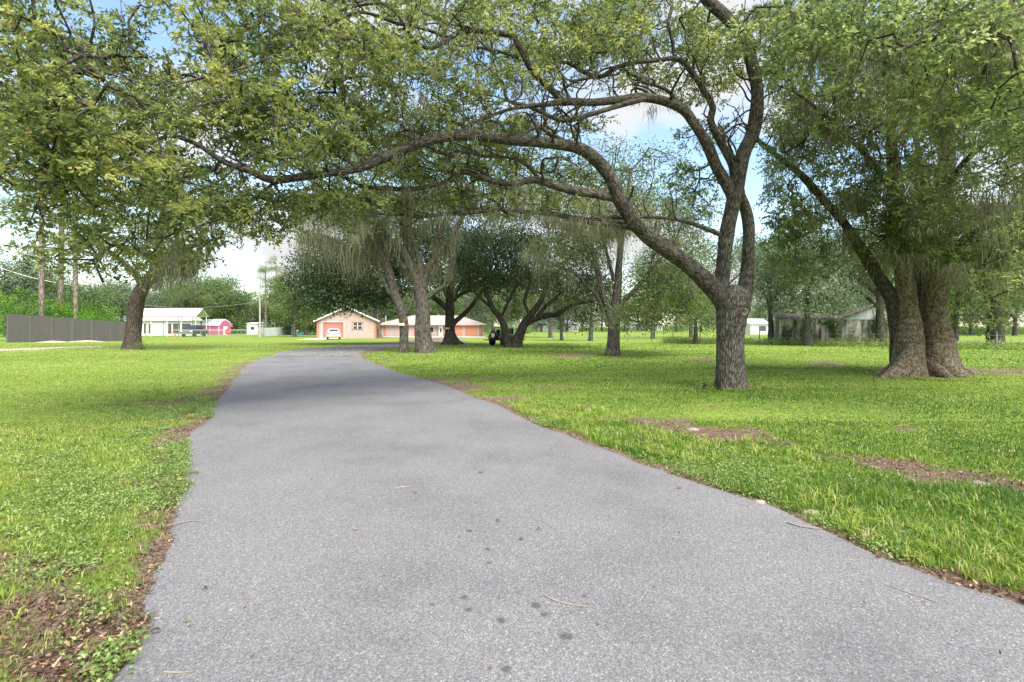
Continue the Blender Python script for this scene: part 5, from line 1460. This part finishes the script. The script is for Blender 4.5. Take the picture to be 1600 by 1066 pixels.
# ------------------------------------------------------------------ fences
def corr(p0, p1, h0, h1, m, pitch=.2, amp=.02):
    a_, b_ = np.array(p0, float), np.array(p1, float); L_ = np.linalg.norm(b_ - a_); u = (b_ - a_) / L_; nrm = np.array([-u[1], u[0]])
    n = int(L_ / pitch * 4); V = []; ph = [(-.5), (-.5), .5, .5]
    for k in range(n + 1):
        s = L_ * k / n; q_ = a_ + u * s + nrm * amp * ph[k % 4]; z = float(gz(0, q_[1])); h_ = h0 + (h1 - h0) * k / n
        V += [(q_[0], q_[1], z - .02), (q_[0], q_[1], z + h_), (q_[0] + nrm[0] * .01, q_[1] + nrm[1] * .01, z - .02), (q_[0] + nrm[0] * .01, q_[1] + nrm[1] * .01, z + h_)]
    f = []
    for k in range(n):
        o = 4 * k; f += [(o, o + 4, o + 5, o + 1), (o + 3, o + 7, o + 6, o + 2), (o + 1, o + 5, o + 7, o + 3)]
    return V, f


A0 = (W(10, 52), 52.0); A1 = (W(199, 60), 60.0)
fe = thing('metal_fence', 'long dark grey corrugated metal fence at the left, lower toward its right end', 'fence', (0, 0, 0))
V, f = corr(A0, A1, 2.95, 2.2, B['dark'], .15, .004)
G().add(V, f).obj('panel', B['dark'], fe)
for k in range(7):
    q_ = np.array(A0) * (1 - k / 6) + np.array(A1) * k / 6
    G().box(q_[0] - .05, q_[0] + .05, q_[1] + .05, q_[1] + .15, -.2, 2.85 - .75 * k / 6 - .15).obj('post', B['steel'], fe)
G().box(A0[0] - .9, A0[0] - .8, 51.6, 51.7, 0, 1.9).obj('end_post', B['wood'], fe)
sp = ell((W(120, 55), 55.8, -.05), (1, 1, 1), 1, 1)
for lab, px, dd, rx in (('long low pile of pale sand against the dark metal fence, left one', 82, 52.9, 1.6), ('long low pile of pale sand against the dark metal fence, right one', 133, 55.2, 2.2)):
    V, f = [], []; n = 20
    for j in range(6):
        for k in range(n):
            a_ = 2 * math.pi * k / n; rr_ = 1 - j / 5
            rx = min(rx, 1.9); V.append((rx * rr_ * math.cos(a_) * (1 + .1 * math.sin(3 * a_)), .5 * rr_ * math.sin(a_), .2 * (1 - rr_ ** 1.6) - .03))
    for j in range(5):
        for k in range(n): f.append((j * n + k, j * n + (k + 1) % n, (j + 1) * n + (k + 1) % n, (j + 1) * n + k))
    o = G().add(V, f).obj('sand_pile', msand, None, smooth=True, loc=(W(px, dd), dd, float(gz(0, dd)))); o.rotation_euler = (0, 0, R(25)); tag(o, lab, 'sand pile')
P0 = (W(412, 104), 104.0); P1 = (W(466, 138), 138.0)
pf = thing('metal_fence', 'pale galvanised sheet metal fence between the utility pole and the garage', 'fence', (0, 0, 0))
V, f = corr(P0, P1, 1.75, 1.9, B['steel'], .35, .05); G().add(V, f).obj('panel', wornmat('pale_sheet', (.60, .63, .66), .5, .15, .8), pf)
for k in range(5):
    q_ = np.array(P0) * (1 - k / 4) + np.array(P1) * k / 4; G().box(q_[0] - .04, q_[0] + .04, q_[1] - .14, q_[1] - .07, -.7, 1.3).obj('post', B['steel'], pf)

cf = thing('chain_link_fence', 'chain link fence with steel posts right of the carport', 'fence', (0, 0, 0))
c0, c1 = np.array((W(268, 96), 96.)), np.array((W(412, 103), 103.))
g = G(); n = 10
for k in range(n + 1):
    q_ = c0 * (1 - k / n) + c1 * k / n; z = float(gz(0, q_[1]))
    G().cyl((q_[0], q_[1], z), (q_[0], q_[1], z + 1.35), .035, n=6).obj('post', B['steel'], cf)
za = float(gz(0, 98))
G().cyl((c0[0], c0[1], float(gz(0, c0[1])) + 1.33), (c1[0], c1[1], float(gz(0, c1[1])) + 1.33), .025, n=5).obj('rail', B['steel'], cf)
g = G(); L_ = np.linalg.norm(c1 - c0)
s = 0
while s < L_:
    for dr in (-1, 1):
        f0, f1 = s / L_, min(max((s + dr * 1.3) / L_, 0), 1)
        a_, b_ = c0 * (1 - f0) + c1 * f0, c0 * (1 - f1) + c1 * f1
        g.cyl((a_[0], a_[1], -.57), (b_[0], b_[1], .72), .006, n=3)
    s += .18
g.obj('mesh', B['steel'], cf)

wfn = thing('wire_fence', 'wire field fence on thin wooden posts along the back of the lawn', 'fence', (0, 0, 0))
F0, F1 = np.array((W(838, 62), 62.)), np.array((W(1640, 33), 33.))
n = 17; tops = []
rr = random.Random(3)
for k in range(n + 1):
    f = k / n; q_ = F0 * (1 - f) + F1 * f + np.array([rr.uniform(-.3, .3), 0]); z = float(gz(0, q_[1])); h_ = rr.uniform(1.05, 1.25)
    G().cyl((q_[0], q_[1], z - .05), (q_[0] + rr.uniform(-.06, .06), q_[1], z + h_), .055, .045, 7).obj('post', B['wood'], wfn); tops.append((q_, z))
for h_ in (.3, .6, .95):
    g = G()
    for (a_, z0), (b_, z1) in zip(tops[:-1], tops[1:]): g.cyl((a_[0], a_[1] - .06, z0 + h_), (b_[0], b_[1] - .06, z1 + h_), .007, n=4)
    g.obj('wire', B['steel'], wfn)
wire('brace_rail', 'slanting grey rail leaning on the field fence left of the old shed', (W(1165, 43), 43, 1.1), (W(1183, 43), 43, .35), .02, .04)

# ------------------------------------------------------------------ old shed on the right
d = 43.0; zg = float(gz(0, d)); sx0, sx1 = W(1221, d), W(1394, d); sxm = (sx0 + sx1) / 2; hw = (sx1 - sx0) / 2
hw *= .93; TH = R(-18)
sh = thing('old_shed', 'weathered old wooden shed with stained siding and a pale gable, right of the arching oak', 'shed', (sxm, d, zg), TH)
g = G(); n = 30
gx0 = W(1317, d) - sxm
for k in range(n):
    a_ = -hw + 2 * hw * k / n; b_ = -hw + 2 * hw * (k + 1) / n
    o_ = rng.uniform(0, .02)
    if k in (9, 10): continue
    g.box(a_ + .006, b_ - .006, o_, .05 + o_, rng.uniform(0, .06), 2.12)
g.box(-hw, -hw + .05, .08, 3.6, 0, 2.12).box(hw - .05, hw, .08, 3.6, 0, 2.12).box(-hw, hw, 3.6, 3.65, 0, 2.12)
g.obj('wall', B['shed'], sh)
xg = W(1363, d) - sxm; zt = .12 + H + (HOR - 480) / F * d - zg
rg = hw + .3
g = G(); g.add([(gx0, -.05, 2.14), (rg, -.05, 2.14), (rg, -.05, 2.6), (xg, -.05, zt), (gx0, 0.02, 2.14), (rg, .02, 2.14), (rg, .02, 2.6), (xg, .02, zt)], [(0, 1, 2, 3), (7, 6, 5, 4), (0, 3, 7, 4), (3, 2, 6, 7)])
g.obj('gable', wornmat('pale_tin_gable', (.58, .60, .60), .6, .3, 2.0), sh)
g = G()
for a_, b_, z0, z1 in ((gx0 - .3, xg, 2.1, zt + .05), (rg + .2, xg, 2.5, zt + .05)):
    g.add([(a_, -.25, z0), (b_, -.25, z1), (b_, 3.9, z1), (a_, 3.9, z0), (a_, -.25, z0 + .05), (b_, -.25, z1 + .05), (b_, 3.9, z1 + .05), (a_, 3.9, z0 + .05)], [(0, 1, 2, 3), (7, 6, 5, 4), (0, 4, 5, 1), (2, 6, 7, 3), (3, 7, 4, 0)])
g.add([(-hw - .2, -.2, 2.18), (gx0 - .3, -.2, 2.18), (gx0 - .3, 3, 2.75), (-hw - .2, 3, 2.75), (-hw - .2, -.2, 2.14), (gx0 - .3, -.2, 2.14), (gx0 - .3, 3, 2.71), (-hw - .2, 3, 2.71)], [(0, 1, 2, 3), (7, 6, 5, 4), (0, 4, 5, 1), (1, 5, 6, 2), (3, 7, 4, 0)])
g.obj('roof', B['old_roof'], sh)
def fy(px):
    # depth of the shed front where a photo column meets it
    u_ = (px - 800) / F; return (d - math.tan(TH) * sxm) / (1 - math.tan(TH) * u_) - .12


vi = np.concatenate([ell((W(px, fy(px)), fy(px), z), (rx, .15, rz), n_, px) for px, z, rx, rz, n_ in ((1232, 1.0, .5, 1.0, 26), (1262, .9, .5, .9, 22), (1305, 1.0, .25, 1.0, 20), (1330, .8, .18, .8, 10), (1377, 1.6, .55, 1.5, 60), (1290, 1.9, 1.2, .2, 24), (1350, .3, 1.6, .25, 14))])
v, q, rnd = leaves(vi, 26, .16, .13, .09, 17)
tag(link('vine', mesh_np('vine', v, q, attrs={'rnd': ('FACE', 'FLOAT', rnd * .8)}, mats=[M['leaf_right']])), 'green ivy climbing over the stained wall of the old shed', 'vine', kind='stuff')

# plaques nailed to the oaks
for lab, px, py, d_, w_ in (('yellow wooden plaque with a small black cutout on top, nailed to the leaning oak', 627.5, 506.5, 30.1, .36), ('small pale plaque nailed low on the dark trunked oak', 699, 513, 44.05, .34)):
    q_ = Pt(px, py, d_)
    pl = thing('plaque', lab, 'plaque', q_)
    G().box(-w_ / 2, w_ / 2, -.02, .02, -.09, .06).obj('board', B['yellow'], pl)
    if px < 650:
        G().prism_y([(-.1, .07), (.1, .07), (.06, .15), (.02, .2), (-.05, .16)], -.012, .012).obj('cutout', B['black'], pl)
# teal tarpaulin and far white buildings
d = 118; tt = thing('tarp_heap', 'low teal tarpaulin covered heap left of the pink garage', 'tarpaulin', (W(471, d), d, -.6))
lofted([(0, 1.3, 0, .35, 1.0), (.6, 1.5, 0, .6, 1.1), (1.6, 1.4, 0, .45, .9)]).obj('cover', B['teal'], tt, bevel=.05)
for lab, px, d_, w_, h_, z_ in (('long white building far across the field left of the many stemmed oak', 872, 190, 15, 2.8, 0), ('white building with a dark opening far behind the arching oak trunk', 1187, 130, 4.6, 2.6, 0), ('far white building across the field just right of the many stemmed oak', 1010, 200, 13, 2.6, 0)):
    fb = thing('farm_building', lab, 'building', (W(px, d_), d_, float(gz(0, d_))))
    G().box(-w_ / 2, w_ / 2, 0, 8, 0, h_).obj('wall', B['white'], fb)
    G().add([(-w_ / 2 - .4, -.4, h_), (w_ / 2 + .4, -.4, h_), (w_ / 2 + .4, 8.4, h_), (-w_ / 2 - .4, 8.4, h_), (-w_ / 2 - .4, 4, h_ + 1.4), (w_ / 2 + .4, 4, h_ + 1.4)], [(0, 1, 5, 4), (1, 2, 5), (2, 3, 4, 5), (3, 0, 4), (0, 3, 2, 1)]).obj('roof', B['tin'], fb)
    G().box(-.2, 1.6, -.05, -.004, .8, 2.1).obj('opening', B['interior_shade'], fb)  # dark panel on the wall, shade of the opening painted

# ------------------------------------------------------------------ weeds, grass, litter
r_ = np.random.default_rng(91)
n = 900; f = r_.uniform(0.38, 1, n); bx = F0[0] * (1 - f) + F1[0] * f; by = F0[1] * (1 - f) + F1[1] * f + r_.normal(0, .9, n)
Cw = np.stack([bx, by, gz(0, by) + np.abs(r_.normal(0, .19, n)) + .04], 1)
v, q, rnd = leaves(Cw, 24, .22, .13, .06, 19, up=.3)
tag(link('weeds', mesh_np('weeds', v, q, attrs={'rnd': ('FACE', 'FLOAT', rnd)}, mats=[M['weed']])), 'rank green weeds along the wire field fence', 'weeds', kind='stuff')


def blades(P_, h, w_, seed, simple, lean=.6):
    r2 = np.random.default_rng(seed); n = len(P_)
    a_ = r2.uniform(0, 2 * np.pi, n); hd = np.stack([np.cos(a_), np.sin(a_), np.zeros(n)], 1); sdv = np.stack([-np.sin(a_), np.cos(a_), np.zeros(n)], 1)
    hh = (h * r2.uniform(.45, 1.3, n))[:, None]; ww = (w_ * r2.uniform(.6, 1.3, n))[:, None]
    ln = r2.uniform(.15, 1, n)[:, None] * lean
    b0 = P_ - sdv * ww / 2; b1 = P_ + sdv * ww / 2
    tip = P_ + hd * hh * ln * 1.3 + np.array([0, 0, 1]) * hh * (1 - .35 * ln)
    if simple:
        V = np.stack([b0, b1, tip], 1).reshape(-1, 3); return V, None, np.arange(3 * n).reshape(-1, 3)
    mid = P_ + hd * hh * ln * .35 + np.array([0, 0, 1]) * hh * .58
    V = np.stack([b0, b1, mid - sdv * ww * .42, mid + sdv * ww * .42, tip], 1).reshape(-1, 3)
    b = np.arange(n)[:, None] * 5
    return V, b + np.array([0, 1, 3, 2]), b + np.array([2, 3, 4])


def lawn_pts(y0, y1, dens, seed):
    r2 = np.random.default_rng(seed); y = r2.uniform(y0, y1, int((y1 - y0) * (y1 + y0) * 1.15 * dens)); x = r2.uniform(-1.15, 1.15, len(y)) * y1
    k = np.abs(x) < 1.15 * y + .8; P_ = np.stack([x[k], y[k]], 1)
    out_ = (P_[:, 0] < edgeL(P_[:, 1]) - .01) | (P_[:, 0] > edgeR(P_[:, 1]) + .01) | (P_[:, 1] > 26.3)
    P_ = P_[out_]
    dm_ = dirt(P_)
    tuft = nB(P_ * 1.7) * .35 + nB(P_ * 4.1) * .35 + nA(P_ * .7) * .25 - .2
    k = r2.uniform(size=len(P_)) > np.clip(dm_ * 1.1 - .04 - tuft * .6, 0, .985)
    P_ = P_[k]
    return P_


gravel_x = lambda P_: (P_[:, 1] > 26) & (P_[:, 1] < 46) & (P_[:, 0] > -14.5 - .0 * P_[:, 1]) & (P_[:, 0] < -3.6)
GV, GQ, GT, GR, GR2, o = [], [], [], [], [], 0
for i, (y0, y1, dens, h, w_, simple) in enumerate(((1.7, 3.5, 7500, .050, .0045, False), (3.5, 5.5, 5200, .058, .0055, False), (5.5, 8.5, 2600, .048, .008, False), (8.5, 13, 1000, .042, .013, True), (13, 20, 330, .042, .024, True), (20, 32, 90, .045, .045, True), (32, 50, 26, .055, .08, True))):
    P_ = lawn_pts(y0, y1, dens, 200 + i)
    if y1 > 26:
        gp = P_
        lo = np.interp(gp[:, 0], [-14, -12.6, -8, -5, 0], [26, 27, 33, 41, 52]); hi_ = np.interp(gp[:, 0], [-17, -14, -8, -5, 0], [26, 33, 44, 51, 60])
        inb = (gp[:, 1] > np.interp(gp[:, 0], [-13, -8.8, -8.2, -7, -5], [26, 27, 33, 37, 43])) & (gp[:, 1] < np.interp(gp[:, 0], [-14.8, -13, -10.5, -7, -4], [30, 37, 44, 50, 56])) & (gp[:, 0] > -14.6) & (gp[:, 0] < -3.5)
        P_ = gp[~inb]
    right = P_[:, 0] > XR(P_[:, 1])
    P3 = np.column_stack([P_, gz(0, P_[:, 1]) + .004 * nA(P_)])
    hv = h * np.where(right, .95 + .45 * np.clip(nA(P_ * .8), -.6, 1.2) + .3 * nB(P_ * 1.6), .75 + .3 * nB(P_)) * (1 + (.5 if i < 3 else 0) * right * np.exp(-np.clip(P_[:, 0] - XR(P_[:, 1]), 0, 9) / .9))
    V, Q_, T_ = blades(P3, hv, w_ * np.where(right, 1.25, 1.0), 300 + i, simple, lean=.75)
    rn = .41 + .20 * nC(P_ * 1.5) + .16 * nB(P_) + .12 * nA(P_ * 2.2) + np.where(right, -.12, .20) + np.random.default_rng(i).normal(0, .19, len(P_)) + .1 * np.clip((P_[:, 1] - 25) / 20, 0, 1)  # left blades set lighter and yellower, sunlight painted into their colour; right greener
    rn = np.clip(rn, 0, .95); rn[np.random.default_rng(i + 50).uniform(size=len(rn)) < .055] = 1.0
    GV.append(V)
    if Q_ is not None: GQ.append(Q_ + o); GR.append(rn)
    GT.append(T_ + o); GR2.append(rn); o += len(V)
# coarse arching tufts near the right edge of the drive
r2 = np.random.default_rng(88)
nt_ = 900; y = r2.uniform(2.4, 10, nt_); x = edgeR(y) + .04 + np.abs(r2.normal(0, 1.3, nt_)); Tc = np.stack([x, y], 1)
Tc = Tc[(nB(Tc * .7 + 3) + .5 * nA(Tc * 1.3) > -.15) & (dirt(Tc) < .75)]
y = r2.uniform(2.4, 14, 420); x = edgeL(y) - .5 - np.abs(r2.normal(0, 2.0, 420)); Td = np.stack([x, y], 1); Td = Td[dirt(Td) < .6]
ring = []
for tx, ty, tr_ in ((g0[0], g0[1], .36), (g1_[0], g1_[1] - .1, 1.15)):
    an = r2.uniform(0, 2 * np.pi, int(90 * tr_) + 20); rr_ = tr_ * r2.uniform(.95, 1.35, len(an)); ring.append(np.stack([tx + rr_ * np.cos(an), ty + rr_ * np.sin(an)], 1))
Tc = np.concatenate([Tc, Td] + ring)
Pt_ = np.repeat(Tc, 15, 0) + r2.normal(0, .032, (len(Tc) * 15, 2))
hs_ = np.repeat(r2.uniform(.06, .14, len(Tc)), 15) * np.where(Pt_[:, 0] > XR(Pt_[:, 1]), 1.0, .7)
V, Q_, T_ = blades(np.column_stack([Pt_, np.zeros(len(Pt_))]), hs_, .0095, 401, False, lean=1.25)
rn = np.clip(np.repeat(r2.normal(.68, .13, len(Tc)), 15) + r2.normal(0, .1, len(Pt_)), 0, .97)
GV.append(V); GQ.append(Q_ + o); GR.append(rn); GT.append(T_ + o); GR2.append(rn); o += len(V)
me = mesh_np('grass', np.concatenate(GV), np.concatenate(GQ), np.concatenate(GT), attrs={'rnd': ('FACE', 'FLOAT', np.concatenate(GR + GR2))}, mats=[M['grass']])
tag(link('grass', me), 'bright green lawn grass on both sides of the driveway', 'grass', kind='stuff')
print('GRASS', o)

# creeping broad-leaved cover on the verges
r_ = np.random.default_rng(17)
n = 9000; y = r_.uniform(1.8, 11, n); x = edgeL(y) - np.abs(r_.normal(0, 1.1, n)) + .07
Pa = np.stack([x, y], 1); k = (nB(Pa * .55) + .5 * nB(Pa * 2.3) + r_.normal(0, .22, len(Pa)) > .12) & (np.abs(x) < 1.2 * y + .5); Pa = Pa[k]
n = 5200; y = r_.uniform(2.4, 8.5, n); x = edgeR(y) + np.abs(r_.normal(0, .8, n)) - .02; Pb = np.stack([x, y], 1); Pb = Pb[(nB(Pb * .6 + 9) + .4 * nB(Pb * 2.1) + r_.normal(0, .2, len(Pb)) > .25) & (np.abs(x) < 1.2 * y + .5)]
Pc = np.concatenate([Pa, Pb])
v, q, rnd = leaves(np.column_stack([Pc, .018 + r_.uniform(0, .025, len(Pc))]), 10, .030, .027, .016, 23, flat=.35, up=1.8, droop=0)
tag(link('ground_cover', mesh_np('ground_cover', v, q, attrs={'rnd': ('FACE', 'FLOAT', rnd)}, mats=[M['weed']])), 'small round leaved creeping weeds along the driveway edge', 'weeds', kind='stuff')
# dry leaves and bark crumbs on the bare soil
n = 60000; y = 1.8 + 14 * r_.uniform(size=n) ** 1.5; x = r_.uniform(-1.15, 1.15, n) * y; Pl = np.stack([x, y], 1)
out_ = (x < edgeL(y) + .03) | (x > edgeR(y) - .05); dd = dirt(Pl); Pl = Pl[out_ & (r_.uniform(size=n) < dd * 1.1 + .06)]
n = 420; y = r_.uniform(2.2, 22, n); u = np.where(r_.uniform(size=n) < .5, r_.beta(.6, 3.2, n), 1 - r_.beta(.6, 3.2, n)); Pr = np.stack([edgeL(y) + (edgeR(y) - edgeL(y)) * u, y], 1)
for PP, nm, lab, zz, K_, L_ in ((Pl, 'leaf_litter', 'brown dry leaf litter on the bare soil of the verges', .012, 3, .034), (Pr, 'fallen_leaves', 'scattered tiny leaf crumbs lying on the asphalt driveway', .046, 1, .026)):
    v, q, rnd = leaves(np.column_stack([PP, np.full(len(PP), zz)]), K_, .02, L_, L_ * .42, 29, flat=.12, up=2.6, droop=0, cvar=.3)
    v[:, 2] = np.maximum(v[:, 2], zz - .008)
    tag(link(nm, mesh_np(nm, v, q, attrs={'rnd': ('FACE', 'FLOAT', rnd)}, mats=[M['litter']])), lab, 'dry leaves', kind='stuff')


def roadz(x, y):
    u = (x - float(edgeL(y))) / float(edgeR(y) - edgeL(y)); return .022 + .02 * math.sin(math.pi * min(max(u, 0), 1)) if 0 < u < 1 else .01


def twig_thing(label, pts, r):
    g = G(); P_ = [gnd(px, py) for px, py in pts]; o_ = P_[0]
    P_ = [np.array([p[0], p[1], 0]) + np.array([0, 0, roadz(p[0], p[1]) + r * .9]) for p in P_]
    P_, R_ = resample(P_, [r] * (len(P_) - 1) + [r * .4], .03)
    for k in range(len(P_) - 1): g.cyl(P_[k], P_[k + 1], R_[k], R_[k + 1], 6)
    tag(g.obj('twig', B['wood']), label, 'twig')


twig_thing('bent pale twig lying among the dark damp spots on the asphalt', [(849, 941), (865, 950), (890, 957), (921, 962)], .0045)
twig_thing('long thin dry twig on the asphalt at the lower right', [(1391, 924), (1420, 935), (1445, 943), (1468, 952)], .004)
twig_thing('short dry twig at the bottom edge of the asphalt', [(256, 1060), (280, 1061), (302, 1060)], .004)
twig_thing('short brown twig on the asphalt in the middle of the driveway', [(616, 771), (632, 768), (645, 769)], .006)
twig_thing('dry stick along the right edge of the driveway', [(1230, 822), (1250, 828), (1285, 832)], .007)
twig_thing('thin runner stem reaching over the left edge of the asphalt', [(262, 826), (290, 820), (330, 819)], .004)


def leaf_thing(label, px, py, L_, ang, matn, rn=.7, group=None):
    x, y, _ = gnd(px, py); z = roadz(x, y)
    V, f = [], []; n = 7
    for k in range(n + 1):
        u = k / n; wv = L_ * .22 * math.sin(math.pi * min(1, u * 1.02)) ** .8; zc = .012 * math.sin(u * 3) + .003
        V += [(L_ * (u - .5), -wv, zc + wv * .35), (L_ * (u - .5), 0, zc), (L_ * (u - .5), wv, zc + wv * .35)]
    for k in range(n):
        for j in (0, 1): a_ = k * 3 + j; f.append((a_, a_ + 1, a_ + 4, a_ + 3))
    me = mesh_np('fallen_leaf', V, f, attrs={'rnd': ('FACE', 'FLOAT', np.full(len(f), rn))}, mats=[matn])
    o_ = link('fallen_leaf', me, None, (x, y, z)); o_.rotation_euler = (0, 0, R(ang))
    m_ = o_.modifiers.new('thickness', 'SOLIDIFY'); m_.thickness = .0008
    tag(o_, label, 'leaf', group)


GL = 'leaves fallen on the driveway'
for lab, px, py, L_, an, mt, rn in (
        ('large orange brown leaf at the left verge by the bottom edge', 138, 1054, .10, 35, 'litter', .9), ('curled brown leaf on the left edge of the asphalt near the bottom', 200, 1024, .07, 30, 'litter', .8),
        ('small green leaf on the asphalt right of the bent pale twig', 935, 990, .028, 10, 'weed', .6), ('small green leaf on the asphalt near the bottom left', 395, 1036, .026, 60, 'weed', .4),
        ('small green leaf on the asphalt near the left edge', 290, 981, .030, 5, 'weed', .4), ('brown leaf on the asphalt above the damp spots', 815, 853, .045, 15, 'litter', .6),
        ('small dark green leaf on the asphalt above the damp spots', 841, 837, .030, 80, 'weed', .1), ('orange speckled leaf in the middle of the asphalt', 648, 778, .05, -10, 'litter', .75),
        ('pale tan leaf on the asphalt left of centre', 556, 837, .04, 20, 'litter', .95), ('dark leaf on the asphalt right of the pale tan leaf', 778, 823, .035, 0, 'litter', .05),
        ('tan leaf beside the right edge of the asphalt', 1062, 768, .06, 10, 'litter', .8), ('curved dry leaf on the asphalt far up the drive', 752, 745, .06, 30, 'litter', .7),
        ('brown dry leaf on the asphalt near the left bottom twig', 243, 995, .05, 30, 'litter', .3), ('dark leaf on the asphalt low on the left', 320, 928, .035, 0, 'litter', .05),
        ('yellow leaf crumb on the asphalt left of centre', 382, 958, .03, 80, 'litter', .85)):
    leaf_thing(lab, px, py, L_, an, M[mt], rn, GL)
for lab, px, py, s_ in (('flat pale stone in the grass beyond the drive near the bare soil band', 1083, 672, .10), ('flat pale stone on the bare soil near the right edge', 1530, 758, .13), ('small pale stone at the right edge of the asphalt', 1187, 787, .06), ('flat grey stone half hidden in the grass near the drive edge', 1266, 803, .08)):
    x, y, _ = gnd(px, py); V, f = [], []; n = 12; rr = random.Random(px)
    rad = [s_ * rr.uniform(.75, 1.1) for _ in range(n)]
    for j, (sc_, zz) in enumerate(((1.0, -.01), (1.0, .018), (.8, .034), (.4, .04))):
        for k in range(n): a_ = 2 * math.pi * k / n; V.append((rad[k] * sc_ * math.cos(a_), rad[k] * sc_ * .7 * math.sin(a_), zz * (1 + .2 * rr.random())))
    for j in range(3):
        for k in range(n): f.append((j * n + k, j * n + (k + 1) % n, (j + 1) * n + (k + 1) % n, (j + 1) * n + k))
    f.append(tuple(3 * n + k for k in range(n)))
    tag(G().add(V, f).obj('stone', B['wood'], None, smooth=True, loc=(x, y, -.012)), lab, 'stone')
